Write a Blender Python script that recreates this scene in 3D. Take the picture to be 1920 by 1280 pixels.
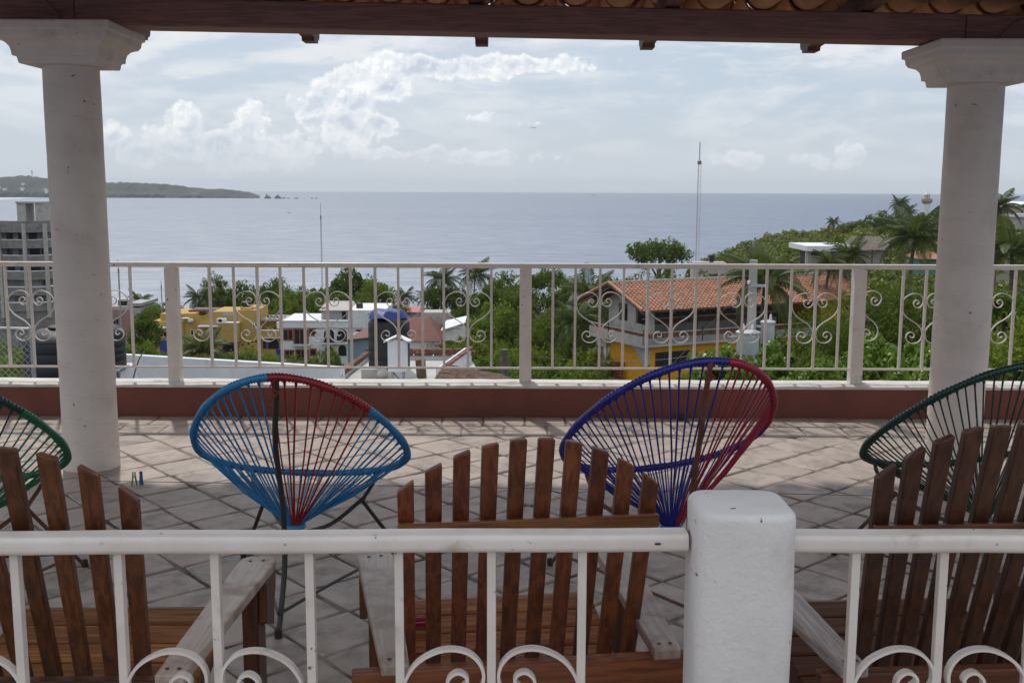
import bpy, bmesh, math, random
import numpy as np
from mathutils import Vector, Matrix, Euler

for o in list(bpy.data.objects): bpy.data.objects.remove(o)
S = bpy.context.scene
COL = S.collection
PI = math.pi
R = math.radians
random.seed(7)

# ------------------------------------------------------------------ camera
EYE = Vector((0, 0, 1.6))
PITCH = math.atan(285.5/2000); ROLL = R(0.2)
cam_d = bpy.data.cameras.new('camera'); cam_d.lens = 37.5; cam_d.sensor_width = 36
cam_d.clip_start = 0.05; cam_d.clip_end = 60000
cam = bpy.data.objects.new('camera', cam_d); COL.objects.link(cam)
cam.location = EYE
cam.rotation_euler = (Matrix.Rotation(PI/2-PITCH, 3, 'X') @ Matrix.Rotation(ROLL, 3, 'Z')).to_euler()
S.camera = cam

def ray(u, v):                       # photograph pixel -> direction
    X, Y = u-960, v-640
    c, s = math.cos(ROLL), math.sin(ROLL)
    X, Y = (X*c-Y*s)/2000, (X*s+Y*c)/2000
    return Vector((X, math.cos(PITCH)-Y*math.sin(PITCH), -math.sin(PITCH)-Y*math.cos(PITCH)))
def at(u, v, Y):                     # the point seen at that pixel, Y metres out
    d = ray(u, v); return EYE + d*(Y/d.y)
def ground(u, v, z=0):
    d = ray(u, v); return EYE + d*((z-1.6)/d.z)

# ------------------------------------------------------------------ world, sun, exposure
SUN_AZ, SUN_EL = R(-20), R(57)       # ahead, a little to the left
sun_dir = Vector((math.sin(SUN_AZ)*math.cos(SUN_EL), math.cos(SUN_AZ)*math.cos(SUN_EL), math.sin(SUN_EL)))
SUN_STRENGTH = 1.35
SKY_STRENGTH = 0.1
S.view_settings.view_transform = 'Standard'; S.view_settings.look = 'None'
S.view_settings.exposure = 0.62; S.view_settings.gamma = 1
S.view_settings.use_curve_mapping = False
S.render.engine = 'CYCLES'
S.cycles.max_bounces = 8; S.cycles.diffuse_bounces = 4; S.cycles.glossy_bounces = 3
S.cycles.transmission_bounces = 4; S.cycles.transparent_max_bounces = 8
S.cycles.caustics_reflective = False; S.cycles.caustics_refractive = False

W = bpy.data.worlds.new('World'); S.world = W; W.use_nodes = True
class NT:
    def __init__(s, t): s.t = t; s.n = t.nodes; s.l = t.links
    def new(s, ty, **k):
        x = s.n.new(ty)
        for a, b in k.items(): setattr(x, a, b)
        return x
    def put(s, sock, v):
        if v is None: return
        if hasattr(v, 'links') and hasattr(v, 'is_output'): s.l.new(v, sock)
        else: sock.default_value = v
    def m(s, op, a, b=None, c=None, clamp=False):
        x = s.new('ShaderNodeMath', operation=op, use_clamp=clamp)
        s.put(x.inputs[0], a); s.put(x.inputs[1], b); s.put(x.inputs[2], c)
        return x.outputs[0]
    def vm(s, op, a, b=None):
        x = s.new('ShaderNodeVectorMath', operation=op)
        s.put(x.inputs[0], a); s.put(x.inputs[1], b)
        return x.outputs['Value'] if op in ('LENGTH', 'DOT_PRODUCT', 'DISTANCE') else x.outputs[0]
    def ramp(s, v, lo, hi, a=0., b=1., mode='SMOOTHSTEP'):
        x = s.new('ShaderNodeMapRange', interpolation_type=mode)
        for i, q in enumerate((v, lo, hi, a, b)): s.put(x.inputs[i], q)
        return x.outputs[0]
    def mix(s, f, a, b, blend='MIX'):
        x = s.new('ShaderNodeMix', data_type='RGBA', blend_type=blend)
        s.put(x.inputs[0], f); s.put(x.inputs[6], a); s.put(x.inputs[7], b)
        return x.outputs[2]
    def noise(s, vec, scale, detail=4., rough=.55, dist=0., ntype='FBM'):
        x = s.new('ShaderNodeTexNoise')
        if vec is not None: s.l.new(vec, x.inputs['Vector'])
        x.inputs['Scale'].default_value = scale; x.inputs['Detail'].default_value = detail
        x.inputs['Roughness'].default_value = rough; x.inputs['Distortion'].default_value = dist
        return x.outputs[0]
    def comb(s, x, y, z):
        q = s.new('ShaderNodeCombineXYZ'); s.put(q.inputs[0], x); s.put(q.inputs[1], y); s.put(q.inputs[2], z); return q.outputs[0]

t = NT(W.node_tree); t.n.clear()
out = t.new('ShaderNodeOutputWorld'); bg = t.new('ShaderNodeBackground'); t.l.new(bg.outputs[0], out.inputs[0])
bg.inputs[1].default_value = SKY_STRENGTH
sky = t.new('ShaderNodeTexSky', sky_type='NISHITA'); sky.sun_disc = False
sky.sun_elevation = SUN_EL; sky.sun_rotation = SUN_AZ
sky.altitude = 40; sky.air_density = 1.0; sky.dust_density = 1.6; sky.ozone_density = 1.2
tc = t.new('ShaderNodeTexCoord'); d = tc.outputs['Generated']
sx = t.new('ShaderNodeSeparateXYZ'); t.l.new(d, sx.inputs[0])
dx, dy, dz = sx.outputs
az = t.m('ARCTAN2', dx, dy); el = t.m('ARCSINE', dz)
ae = t.comb(az, el, 0.0)
# layers of thin cloud, stretched along the horizon, all round the sky
ax = t.comb(t.m('MULTIPLY', az, 1.0), t.m('MULTIPLY', el, 3.6), 0.0)
def n2d(vec, scale, detail, rough=.58, dist=0.):
    x = t.new('ShaderNodeTexNoise', noise_dimensions='2D'); t.l.new(vec, x.inputs['Vector'])
    x.inputs['Scale'].default_value = scale; x.inputs['Detail'].default_value = detail
    x.inputs['Roughness'].default_value = rough; x.inputs['Distortion'].default_value = dist
    return x.outputs[0]
n1 = n2d(ax, 4.2, 7, .60, .5)
n1s = n2d(t.vm('ADD', ax, (-.006, .030, 0)), 4.2, 7, .60, .5)
n5 = n2d(ax, 15, 6, .62, .3)
base = t.mix(.85, sky.outputs[0], (3.30, 3.86, 4.60, 1))
hi = t.ramp(el, .03, .15)                       # higher layers carry more of the white veil
cov = t.m('ADD', t.m('MULTIPLY_ADD', n5, .55, n1), t.m('MULTIPLY_ADD', hi, .10, -.05))
cover = t.ramp(cov, .55, .90)
veil = t.m('MULTIPLY', cover, t.m('ADD', .45, t.m('MULTIPLY', hi, .53)))
under = t.ramp(t.m('ADD', t.m('SUBTRACT', n1s, n1), t.m('MULTIPLY', t.m('SUBTRACT', n5, .5), -.35)), -.10, .10)
c = t.mix(veil, base, t.mix(t.m('MULTIPLY', under, t.m('MULTIPLY_ADD', hi, .6, .3)), (5.45, 5.6, 5.8, 1), (3.85, 4.3, 5.0, 1)))
hz = t.ramp(el, .0, .075, 1, 0)                 # pale air low over the water
c = t.mix(t.m('MULTIPLY', hz, .85), c, (4.15, 4.45, 4.85, 1))
# heaped clouds: (u, v, half width, half height) in the photograph
heaps = [(343, 232, 34, 44), (330, 275, 70, 46), (250, 296, 60, 34), (415, 285, 66, 52), (468, 238, 44, 44), (480, 285, 70, 48), (545, 290, 66, 40),
         (575, 205, 56, 40), (650, 178, 74, 58), (716, 160, 56, 46), (640, 245, 90, 50), (715, 235, 40, 36), (820, 128, 170, 34), (1010, 122, 150, 26),
         (900, 224, 40, 18), (995, 233, 44, 15), (760, 290, 120, 20), (910, 296, 140, 18),
         (1588, 288, 30, 28), (1505, 298, 66, 18), (1370, 294, 70, 22), (208, 258, 30, 40)]
f = None
for (u, v, hw, hh) in heaps:
    q = ray(u, v).normalized()
    a0, e0 = math.atan2(q.x, q.y), math.asin(q.z)
    k = t.vm('MULTIPLY', t.vm('SUBTRACT', ae, (a0, e0, 0)), (2000/hw/1.15, 2000/hh, 1))
    k = t.m('MULTIPLY_ADD', t.vm('LENGTH', k), -min(1.0, hh/45+.3), min(1.0, hh/45+.3))
    f = k if f is None else t.m('SMOOTH_MAX', f, k, .25)
# heaps of the same sort elsewhere round the horizon
far = t.m('MULTIPLY', t.ramp(n1, .5, .7), t.ramp(el, .05, .14, 1, 0))
away = t.ramp(t.m('ABSOLUTE', az), .6, .8)
f = t.m('MAXIMUM', f, t.m('SUBTRACT', t.m('MULTIPLY', t.m('MULTIPLY', far, away), .8), .3))
def fbm_at(vec):
    return t.m('ADD', n2d(vec, 24, 6, .60), t.m('MULTIPLY', n2d(vec, 70, 4, .62), .42))
nA = fbm_at(ae); nB = fbm_at(t.vm('ADD', ae, (-.0022, .0046, 0)))
f2 = t.m('ADD', t.m('MULTIPLY', f, 1.95), t.m('MULTIPLY_ADD', nA, 2.9, -2.36))
mask = t.ramp(f2, .04, .55)
mask = t.m('MULTIPLY', mask, t.m('MULTIPLY_ADD', t.ramp(el, .006, .08), .82, .18))
# lit from above and behind: bright tops and rims, greyer undersides and hearts
relief = t.ramp(t.m('SUBTRACT', nB, nA), -.07, .07)
big = t.ramp(t.m('SUBTRACT', n2d(t.vm('ADD', ae, (-.004, .011, 0)), 13, 3, .5), n2d(ae, 13, 3, .5)), -.10, .10)
shade = t.m('ADD', t.m('MULTIPLY', relief, .42), t.m('MULTIPLY', t.m('MULTIPLY', big, t.ramp(f2, .2, 1.0)), .62), clamp=True)
cc = t.mix(shade, (6.6, 6.7, 6.75, 1), (3.9, 4.35, 5.0, 1))
c = t.mix(mask, c, cc)
# nothing below the horizon but the sea's own haze colour
c = t.mix(t.ramp(dz, -.02, .0, 1, 0), c, (3.24, 3.60, 3.96, 1))
W.cycles.sampling_method = 'MANUAL'; W.cycles.sample_map_resolution = 256
t.l.new(c, bg.inputs[0])

sl = bpy.data.lights.new('sun', 'SUN'); sl.energy = SUN_STRENGTH; sl.angle = R(1.8); sl.color = (1, .95, .87)
so = bpy.data.objects.new('sun', sl); COL.objects.link(so)
so.rotation_euler = (-sun_dir).to_track_quat('-Z', 'Y').to_euler()

# ------------------------------------------------------------------ helpers
def tag(o, label=None, cat=None, group=None, kind=None):
    if label: o['label'] = label
    if cat: o['category'] = cat
    if group: o['group'] = group
    if kind: o['kind'] = kind
    return o
def thing(name, label, cat, loc=(0, 0, 0), rz=0, group=None):
    o = bpy.data.objects.new(name, None); COL.objects.link(o)
    o.empty_display_size = .1
    o.location = loc; o.rotation_euler = (0, 0, rz)
    return tag(o, label, cat, group)
def put(name, me, parent=None, loc=None, rot=None, scale=None):
    o = bpy.data.objects.new(name, me); COL.objects.link(o)
    if parent is not None: o.parent = parent
    if loc is not None: o.location = loc
    if rot is not None: o.rotation_euler = rot
    if scale is not None: o.scale = scale if hasattr(scale, '__len__') else (scale,)*3
    return o

class MB:
    def __init__(s): s.v = []; s.f = []
    def add(s, vs, fs):
        k = len(s.v); s.v += [tuple(p) for p in vs]; s.f += [tuple(i+k for i in q) for q in fs]; return s
    def box(s, x0, x1, y0, y1, z0, z1):
        return s.add([(x0,y0,z0),(x1,y0,z0),(x1,y1,z0),(x0,y1,z0),(x0,y0,z1),(x1,y0,z1),(x1,y1,z1),(x0,y1,z1)],
                     [(0,3,2,1),(4,5,6,7),(0,1,5,4),(1,2,6,5),(2,3,7,6),(3,0,4,7)])
    def hexa(s, p):       # 8 corners, bottom ring then top ring
        return s.add(p, [(0,3,2,1),(4,5,6,7),(0,1,5,4),(1,2,6,5),(2,3,7,6),(3,0,4,7)])
    def beam(s, a, b, w, h, up=(0,0,1)):
        a, b = Vector(a), Vector(b); d = (b-a).normalized(); up = Vector(up)
        sd = d.cross(up).normalized()*(w/2); u2 = sd.cross(d).normalized()*(h/2)
        return s.hexa([a-sd-u2, a+sd-u2, b+sd-u2, b-sd-u2, a-sd+u2, a+sd+u2, b+sd+u2, b-sd+u2])
    def prism(s, poly, axis, a, b):   # polygon in the two other axes, run along axis
        def mk(p, t):
            return {'x': (t, p[0], p[1]), 'y': (p[0], t, p[1]), 'z': (p[0], p[1], t)}[axis]
        n = len(poly); vs = [mk(p, a) for p in poly]+[mk(p, b) for p in poly]
        fs = [tuple(range(n))[::-1], tuple(range(n, 2*n))]+[(i, (i+1) % n, n+(i+1) % n, n+i) for i in range(n)]
        return s.add(vs, fs)
    def tube(s, pts, r, n=8, closed=False, caps=True, flat=None):
        P = [Vector(p) for p in pts]; N = len(P); k = len(s.v)
        rs = r if hasattr(r, '__len__') else [r]*N
        prev = None; rings = []
        for i in range(N):
            a = P[i-1] if (i > 0 or closed) else P[i]; b = P[(i+1) % N] if (i < N-1 or closed) else P[i]
            tg = (b-a)
            tg = tg.normalized() if tg.length > 1e-9 else Vector((0, 0, 1))
            if prev is None:
                ref = Vector((0, 0, 1)) if abs(tg.z) < .9 else Vector((0, 1, 0))
                nn = (ref - tg*ref.dot(tg)).normalized()
            else:
                nn = prev - tg*prev.dot(tg)
                nn = nn.normalized() if nn.length > 1e-6 else Vector((1, 0, 0))
            prev = nn; bb = tg.cross(nn)
            for j in range(n):
                th = 2*PI*j/n
                s.v.append(tuple(P[i]+(nn*math.cos(th)+bb*math.sin(th))*rs[i]))
        M = N if closed else N-1
        for i in range(M):
            for j in range(n):
                a = k+i*n+j; b = k+i*n+(j+1) % n; c2 = k+((i+1) % N)*n+(j+1) % n; d2 = k+((i+1) % N)*n+j
                s.f.append((a, b, c2, d2))
        if caps and not closed:
            s.f.append(tuple(k+j for j in range(n))[::-1]); s.f.append(tuple(k+(N-1)*n+j for j in range(n)))
        return s
    def lathe(s, prof, n=24, c=(0, 0)):
        k = len(s.v)
        for (r_, z) in prof:
            for j in range(n):
                th = 2*PI*j/n; s.v.append((c[0]+r_*math.cos(th), c[1]+r_*math.sin(th), z))
        for i in range(len(prof)-1):
            for j in range(n):
                s.f.append((k+i*n+j, k+i*n+(j+1) % n, k+(i+1)*n+(j+1) % n, k+(i+1)*n+j))
        s.f.append(tuple(k+j for j in range(n))[::-1]); s.f.append(tuple(k+(len(prof)-1)*n+j for j in range(n)))
        return s
    def squares(s, prof, c=(0, 0)):     # mitred square mouldings (half width, z)
        k = len(s.v)
        for (h, z) in prof:
            s.v += [(c[0]-h, c[1]-h, z), (c[0]+h, c[1]-h, z), (c[0]+h, c[1]+h, z), (c[0]-h, c[1]+h, z)]
        for i in range(len(prof)-1):
            for j in range(4): s.f.append((k+i*4+j, k+i*4+(j+1) % 4, k+(i+1)*4+(j+1) % 4, k+(i+1)*4+j))
        s.f.append((k+3, k+2, k+1, k)); q = k+(len(prof)-1)*4; s.f.append((q, q+1, q+2, q+3))
        return s
    def ribbon(s, pts, th, w):           # flat bar bent in the XZ plane, w deep along Y
        k = len(s.v); N = len(pts)
        for i in range(N):
            a, b = pts[max(i-1, 0)], pts[min(i+1, N-1)]
            tx, tz = b[0]-a[0], b[1]-a[1]; L = math.hypot(tx, tz) or 1
            nx, nz = -tz/L*th/2, tx/L*th/2; x, z = pts[i]
            s.v += [(x+nx, -w/2, z+nz), (x+nx, w/2, z+nz), (x-nx, w/2, z-nz), (x-nx, -w/2, z-nz)]
        for i in range(N-1):
            for j in range(4): s.f.append((k+i*4+j, k+i*4+(j+1) % 4, k+(i+1)*4+(j+1) % 4, k+(i+1)*4+j))
        s.f.append((k+3, k+2, k+1, k)); q = k+(N-1)*4; s.f.append((q, q+1, q+2, q+3))
        return s
    def mesh(s, name, mat, smooth=False):
        me = bpy.data.meshes.new(name); me.from_pydata(s.v, [], s.f); me.update()
        bm = bmesh.new(); bm.from_mesh(me); bmesh.ops.recalc_face_normals(bm, faces=bm.faces); bm.to_mesh(me); bm.free()
        if mat: me.materials.append(mat)
        if smooth: 
            for p in me.polygons: p.use_smooth = True
            me.set_sharp_from_angle(angle=R(40))
        return me
    def build(s, name, mat, parent=None, smooth=False, bevel=0, seg=2, **k):
        o = put(name, s.mesh(name, mat, smooth), parent, **k)
        if bevel:
            b = o.modifiers.new('bevel', 'BEVEL'); b.width = bevel; b.segments = seg; b.limit_method = 'ANGLE'; b.angle_limit = R(40)
        return o
def fast_mesh(name, V, F, mat):           # numpy quads
    me = bpy.data.meshes.new(name); V = np.asarray(V, 'f'); F = np.asarray(F, 'i'); n, m = F.shape
    me.vertices.add(len(V)); me.vertices.foreach_set('co', V.ravel())
    me.loops.add(n*m); me.loops.foreach_set('vertex_index', F.ravel())
    me.polygons.add(n); me.polygons.foreach_set('loop_start', np.arange(0, n*m, m, dtype='i'))
    me.update(calc_edges=True); me.validate()
    if mat: me.materials.append(mat)
    return me
def smooth_path(pts, k=5):                # Catmull-Rom
    P = [Vector(p) for p in pts]; o = []
    for i in range(len(P)-1):
        a, b, c_, d_ = P[max(i-1, 0)], P[i], P[i+1], P[min(i+2, len(P)-1)]
        for j in range(k):
            q = j/k
            o.append(.5*((2*b)+(c_-a)*q+(2*a-5*b+4*c_-d_)*q*q+(3*b-3*c_+d_-a)*q**3))
    o.append(P[-1]); return o

# ------------------------------------------------------------------ materials
MATS = {}
def mat(name, col, rough=.6, col2=None, scale=8., detail=5., stretch=(1, 1, 1), lo=.35, hi=.65, bump=0., bscale=None,
        spec=.5, metal=0., rnd=0., dirt=None, dscale=2., dlo=.55, dhi=.75, trans=0., coat=0., space='Object', dist=0., rough2=None, specks=None, dstretch=(1, 1, 1)):
    if name in MATS: return MATS[name]
    m = bpy.data.materials.new(name); m.use_nodes = True; q = NT(m.node_tree)
    b = q.n['Principled BSDF']
    tcn = q.new('ShaderNodeTexCoord'); oi = q.new('ShaderNodeObjectInfo')
    if space == 'World':
        g = q.new('ShaderNodeNewGeometry'); vec = g.outputs['Position']
    else: vec = tcn.outputs['Object']
    off = q.vm('MULTIPLY', q.comb(oi.outputs['Random'], oi.outputs['Random'], oi.outputs['Random']), (13.7, 7.3, 5.1))
    if rnd or space == 'Object': vec = q.vm('ADD', vec, off)
    sv = q.vm('MULTIPLY', vec, stretch)
    c_ = (*col, 1); o = None
    if col2 is not None:
        n = q.noise(sv, scale, detail, .6, dist)
        o = q.mix(q.ramp(n, lo, hi), c_, (*col2, 1))
    if dirt is not None:
        n = q.noise(q.vm('MULTIPLY', vec, dstretch), dscale, 8, .65, .3)
        o = q.mix(q.ramp(n, dlo, dhi), o if o is not None else c_, (*dirt, 1))
    if specks:
        n = q.noise(vec, specks, 3, .6)
        o = q.mix(q.ramp(n, .69, .73), o if o is not None else c_, (.16, .13, .11, 1))
    if rnd:
        h = q.new('ShaderNodeHueSaturation')
        q.put(h.inputs['Value'], q.m('ADD', 1-rnd, q.m('MULTIPLY', oi.outputs['Random'], 2*rnd)))
        q.put(h.inputs['Hue'], q.m('ADD', .5-rnd*.04, q.m('MULTIPLY', q.m('FRACT', q.m('MULTIPLY', oi.outputs['Random'], 17.3)), rnd*.08)))
        q.put(h.inputs['Color'], o if o is not None else c_); o = h.outputs[0]
    q.put(b.inputs['Base Color'], o if o is not None else c_)
    b.inputs['Roughness'].default_value = rough; b.inputs['Metallic'].default_value = metal
    if rough2 is not None:
        q.put(b.inputs['Roughness'], q.ramp(q.noise(vec, dscale*1.7, 6, .6), .35, .65, rough, rough2))
    b.inputs['Specular IOR Level'].default_value = spec
    if coat: b.inputs['Coat Weight'].default_value = coat; b.inputs['Coat Roughness'].default_value = .15
    if bump:
        bn = q.new('ShaderNodeBump'); bn.inputs['Strength'].default_value = 1; bn.inputs['Distance'].default_value = bump
        q.put(bn.inputs['Height'], q.noise(sv, bscale or scale*3, 6, .6)); q.l.new(bn.outputs[0], b.inputs['Normal'])
    if trans:
        o_ = q.n['Material Output']; tr = q.new('ShaderNodeBsdfTranslucent'); mx = q.new('ShaderNodeMixShader')
        mx.inputs[0].default_value = trans
        tcol = q.mix(.5, o if o is not None else c_, (.22, .30, .04, 1))
        q.l.new(tcol, tr.inputs[0]); q.l.new(b.outputs[0], mx.inputs[1]); q.l.new(tr.outputs[0], mx.inputs[2]); q.l.new(mx.outputs[0], o_.inputs[0])
    MATS[name] = m; return m

white_paint = mat('white_paint', (.80,.73,.665), .32, (.72,.65,.59), 6, dirt=(.50,.42,.33), dscale=9, dlo=.58, dhi=.76, bump=.0009, bscale=60, specks=34)
plaster = mat('plaster', (.80,.725,.665), .75, (.72,.65,.59), 3.5, dirt=(.52,.45,.38), dscale=3.2, dlo=.50, dhi=.78, bump=.004, bscale=26, specks=26)
stucco = mat('stucco', (.80,.77,.75), .7, (.72,.69,.655), 4, bump=.003, bscale=75, dirt=(.58,.52,.45), dscale=5, dlo=.54, dhi=.80, specks=30)
red_wall = mat('red_wall', (.20,.055,.035), .6, (.155,.045,.03), 3, bump=.0015, bscale=40, dirt=(.26,.09,.06), dscale=6, dlo=.66, dhi=.8)
cap_paint = mat('cap_paint', (.74,.72,.69), .6, (.62,.58,.53), 9, bump=.002, bscale=30, dirt=(.35,.31,.27), dscale=7, dlo=.62, dhi=.75)
mortar = mat('mortar', (.32,.27,.23), .9, (.085,.07,.058), 4.5, bump=.004, bscale=90)
tile_m = mat('floor_tile', (.48,.395,.34), .44, (.40,.325,.28), 5, rnd=.09, dirt=(.245,.20,.175), dscale=6.5, dlo=.44, dhi=.70, bump=.0022, bscale=42, spec=.7, rough2=.62)
def wood(name, c1, c2, axis, rough=.42, **k):
    k.setdefault('rnd', .22)
    st = {'x': (1.3, 22, 22), 'y': (22, 1.3, 22), 'z': (22, 22, 1.3)}[axis]
    return mat(name, c1, rough, c2, 3.2, 7, stretch=st, lo=.38, hi=.62, bump=.0012, bscale=5, dist=.6, **k)
slat_w = wood('slat_wood', (.17,.054,.020), (.085,.027,.011), 'z', .38, dirt=(.05,.018,.010), dscale=5)
seat_w = wood('seat_wood', (.38,.145,.040), (.19,.062,.018), 'x', .42)
rail_w = wood('rail_wood', (.24,.082,.026), (.12,.036,.013), 'x', .4)
arm_w = wood('arm_wood', (.46,.37,.315), (.36,.27,.22), 'y', .30, dirt=(.22,.125,.085), dscale=7, dlo=.47, dhi=.68, coat=.25, specks=40)
leg_w = wood('leg_wood', (.14,.046,.017), (.06,.02,.009), 'z', .4)
beam_w = wood('beam_wood', (.29,.135,.115), (.18,.085,.075), 'x', .6)
rafter_w = wood('rafter_wood', (.20,.10,.078), (.13,.066,.052), 'y', .6)
clay = mat('clay_tile', (.58,.29,.16), .8, (.42,.21,.12), 7, rnd=.18, dirt=(.16,.12,.09), dscale=5, dlo=.58, dhi=.75, bump=.002, bscale=50)
clay_old = mat('old_clay_tile', (.20,.09,.05), .85, (.07,.048,.036), 5, rnd=.3, dirt=(.05,.042,.036), dscale=3, dlo=.48, dhi=.66, bump=.003, bscale=30)
def cordmat(name, c): return mat(name, c, .32, tuple(x*.72 for x in c), 14, spec=.5)
cord_blue = cordmat('cord_sky_blue', (.018,.215,.48)); cord_red = cordmat('cord_red', (.30,.014,.022))
cord_navy = cordmat('cord_navy', (.022,.026,.27)); cord_crim = cordmat('cord_crimson', (.36,.012,.045))
cord_green = cordmat('cord_green', (.006,.05,.036)); cord_lgreen = cordmat('cord_light_green', (.01,.16,.07))
iron_dark = mat('iron_dark', (.022,.024,.022), .45, (.035,.03,.025), 20)
iron_rust = mat('iron_rust', (.15,.06,.028), .55, (.09,.035,.018), 16, bump=.0004, bscale=80)
# ================================================================== THE TERRACE
PAR_Y = 7.41
fl = MB(); fl.box(-7, 7, -4, PAR_Y+.02, -.25, -.0045)
floor = tag(fl.build('terrace_floor', mortar), kind='structure')
# clay tiles laid on the diagonal, with a straight border course along the parapet
rr = random.Random(3)
def tile_mesh(poly, th, name='floor_tile'):
    cx = sum(p[0] for p in poly)/len(poly); cy = sum(p[1] for p in poly)/len(poly); rag = []
    for i in range(len(poly)):
        a, b = poly[i], poly[(i+1) % len(poly)]; L = math.hypot(b[0]-a[0], b[1]-a[1])
        rag.append((a[0]+(cx-a[0])*rr.uniform(0, .06), a[1]+(cy-a[1])*rr.uniform(0, .06)))
        if L > .12:
            for q in (rr.uniform(.25, .4), rr.uniform(.6, .75)):
                e = rr.uniform(-.0035, .003); rag.append((a[0]+(b[0]-a[0])*q-(b[1]-a[1])/L*e, a[1]+(b[1]-a[1])*q+(b[0]-a[0])/L*e))
    poly = rag; n = len(poly)
    def ins(p, e):
        L = math.hypot(p[0]-cx, p[1]-cy); return (cx+(p[0]-cx)*(1-e/L), cy+(p[1]-cy)*(1-e/L))
    m = MB(); tilt = (rr.uniform(-.006, .006), rr.uniform(-.006, .006))
    zt = lambda p, z: z+(p[0]-cx)*tilt[0]+(p[1]-cy)*tilt[1]
    a = [(p[0]-cx, p[1]-cy, -.012) for p in poly]
    b = [(p[0]-cx, p[1]-cy, zt(p, th-.005)) for p in poly]
    c_ = [(ins(p, .007)[0]-cx, ins(p, .007)[1]-cy, zt(p, th)) for p in poly]
    vs = a+b+c_; fs = []
    for i in range(n):
        j = (i+1) % n; fs += [(i, j, n+j, n+i), (n+i, n+j, 2*n+j, 2*n+i)]
    fs.append(tuple(range(2*n, 3*n))); m.add(vs, fs)
    return m.mesh(name, tile_m), (cx, cy)
def clip(poly, ymax):
    o = []
    for i in range(len(poly)):
        a, b = poly[i], poly[(i+1) % len(poly)]
        ina, inb = a[1] <= ymax, b[1] <= ymax
        if ina: o.append(a)
        if ina != inb:
            q = (ymax-a[1])/(b[1]-a[1]); o.append((a[0]+(b[0]-a[0])*q, ymax))
    return o
cells = []
TP, TA = .288, R(41)
ca, sa = math.cos(TA), math.sin(TA)
org = (-1.918, 5.826)
for i in range(-30, 31):
    for j in range(-30, 31):
        gap = lambda: rr.uniform(.004, .014) if rr.random() < .7 else rr.uniform(.014, .03)
        x0, x1, y0, y1 = i*TP+gap()/2, (i+1)*TP-gap()/2, j*TP+gap()/2, (j+1)*TP-gap()/2
        pl = []
        for (p, q) in ((x0, y0), (x1, y0), (x1, y1), (x0, y1)):
            p += rr.uniform(-.004, .004); q += rr.uniform(-.004, .004)
            pl.append((org[0]+p*ca-q*sa, org[1]+p*sa+q*ca))
        pl = clip(pl, 6.835)
        if len(pl) < 3: continue
        ar = abs(sum(pl[k][0]*pl[(k+1) % len(pl)][1]-pl[(k+1) % len(pl)][0]*pl[k][1] for k in range(len(pl))))/2
        cx = sum(p[0] for p in pl)/len(pl); cy = sum(p[1] for p in pl)/len(pl)
        if ar < .004 or not (-3.5 < cy < 7) or abs(cx) > 5.2: continue
        cells.append((pl, cx, cy))
bx = -5.2
for row, (y0, y1) in enumerate(((6.845, 7.12), (7.128, 7.405))):
    x = -5.2+(.14 if row else 0)
    while x < 5.2:
        g = rr.uniform(.004, .012); w = .286
        cells.append(([(x+g/2, y0+rr.uniform(0, .006)), (x+w-g/2, y0+rr.uniform(0, .006)), (x+w-g/2, y1-rr.uniform(0, .006)), (x+g/2, y1-rr.uniform(0, .006))], x+w/2, (y0+y1)/2)); x += w
vis = [c for c in cells if c[2] > 2.75 and abs(c[1]) < .482*c[2]+.16]
vis.sort(key=lambda c: c[2]); vis = vis[:298]
vset = set(id(c) for c in vis)
rest = MB()
for c in cells:
    me, ce = None, None
    if id(c) in vset:
        me, ce = tile_mesh(c[0], rr.uniform(-.001, .004)); put('floor_tile', me, floor, (ce[0], ce[1], 0))
    elif c[2] > -3.4:
        n = len(c[0]); z = rr.uniform(-.001, .003)
        rest.add([(p[0], p[1], -.012) for p in c[0]]+[(p[0], p[1], z) for p in c[0]], [tuple(range(n, 2*n))]+[(k, (k+1) % n, n+(k+1) % n, n+k) for k in range(n)])
tag(rest.build('floor_tiles', tile_m, floor), kind='stuff')

# parapet
par = thing('parapet_wall', 'low dark red wall with rough white top along the far edge of the terrace', 'wall', (0, PAR_Y+.1, 0))
m = MB(); m.box(-7, 7, -.1, .1, -.25, .205); m.build('wall_body', red_wall, par)
rc = random.Random(5); m = MB(); n = 120; vs = []; fs = []
for i in range(n+1):
    x = -7+14*i/n; jz = rc.uniform(-.003, .004); jy = rc.uniform(-.003, .003)
    vs += [(x, -.105+jy, .2075), (x, -.11+jy, .226+jz), (x, -.085, .238+jz), (x, .10, .236+rc.uniform(-.002, .003)), (x, .12, .2075)]
for i in range(n):
    for j in range(5): a = i*5+j; b = i*5+(j+1) % 5; fs.append((a, b, b+5, a+5))
m.add(vs, fs); m.build('wall_cap', cap_paint, par, smooth=True)
for (u, s_) in ((325, 1), (985, 1.5), (1607, 1.2), (960, .8), (300, .7)):      # daubs of spilt mortar at the post feet
    p = at(u, 722, PAR_Y+.07); m = MB(); k = 14
    ring = [(math.cos(q*2*PI/k)*.11*s_*rc.uniform(.6, 1), math.sin(q*2*PI/k)*.045*rc.uniform(.6, 1)) for q in range(k)]
    m.add([(p.x+a, b-.03, .232) for a, b in ring]+[(p.x+a*.5, b*.5-.03, .247) for a, b in ring]+[(p.x, -.03, .251)],
          [(q, (q+1) % k, k+(q+1) % k, k+q) for q in range(k)]+[(k+q, k+(q+1) % k, 2*k) for q in range(k)])
    m.build('mortar_daub', cap_paint, par, smooth=True)

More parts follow.
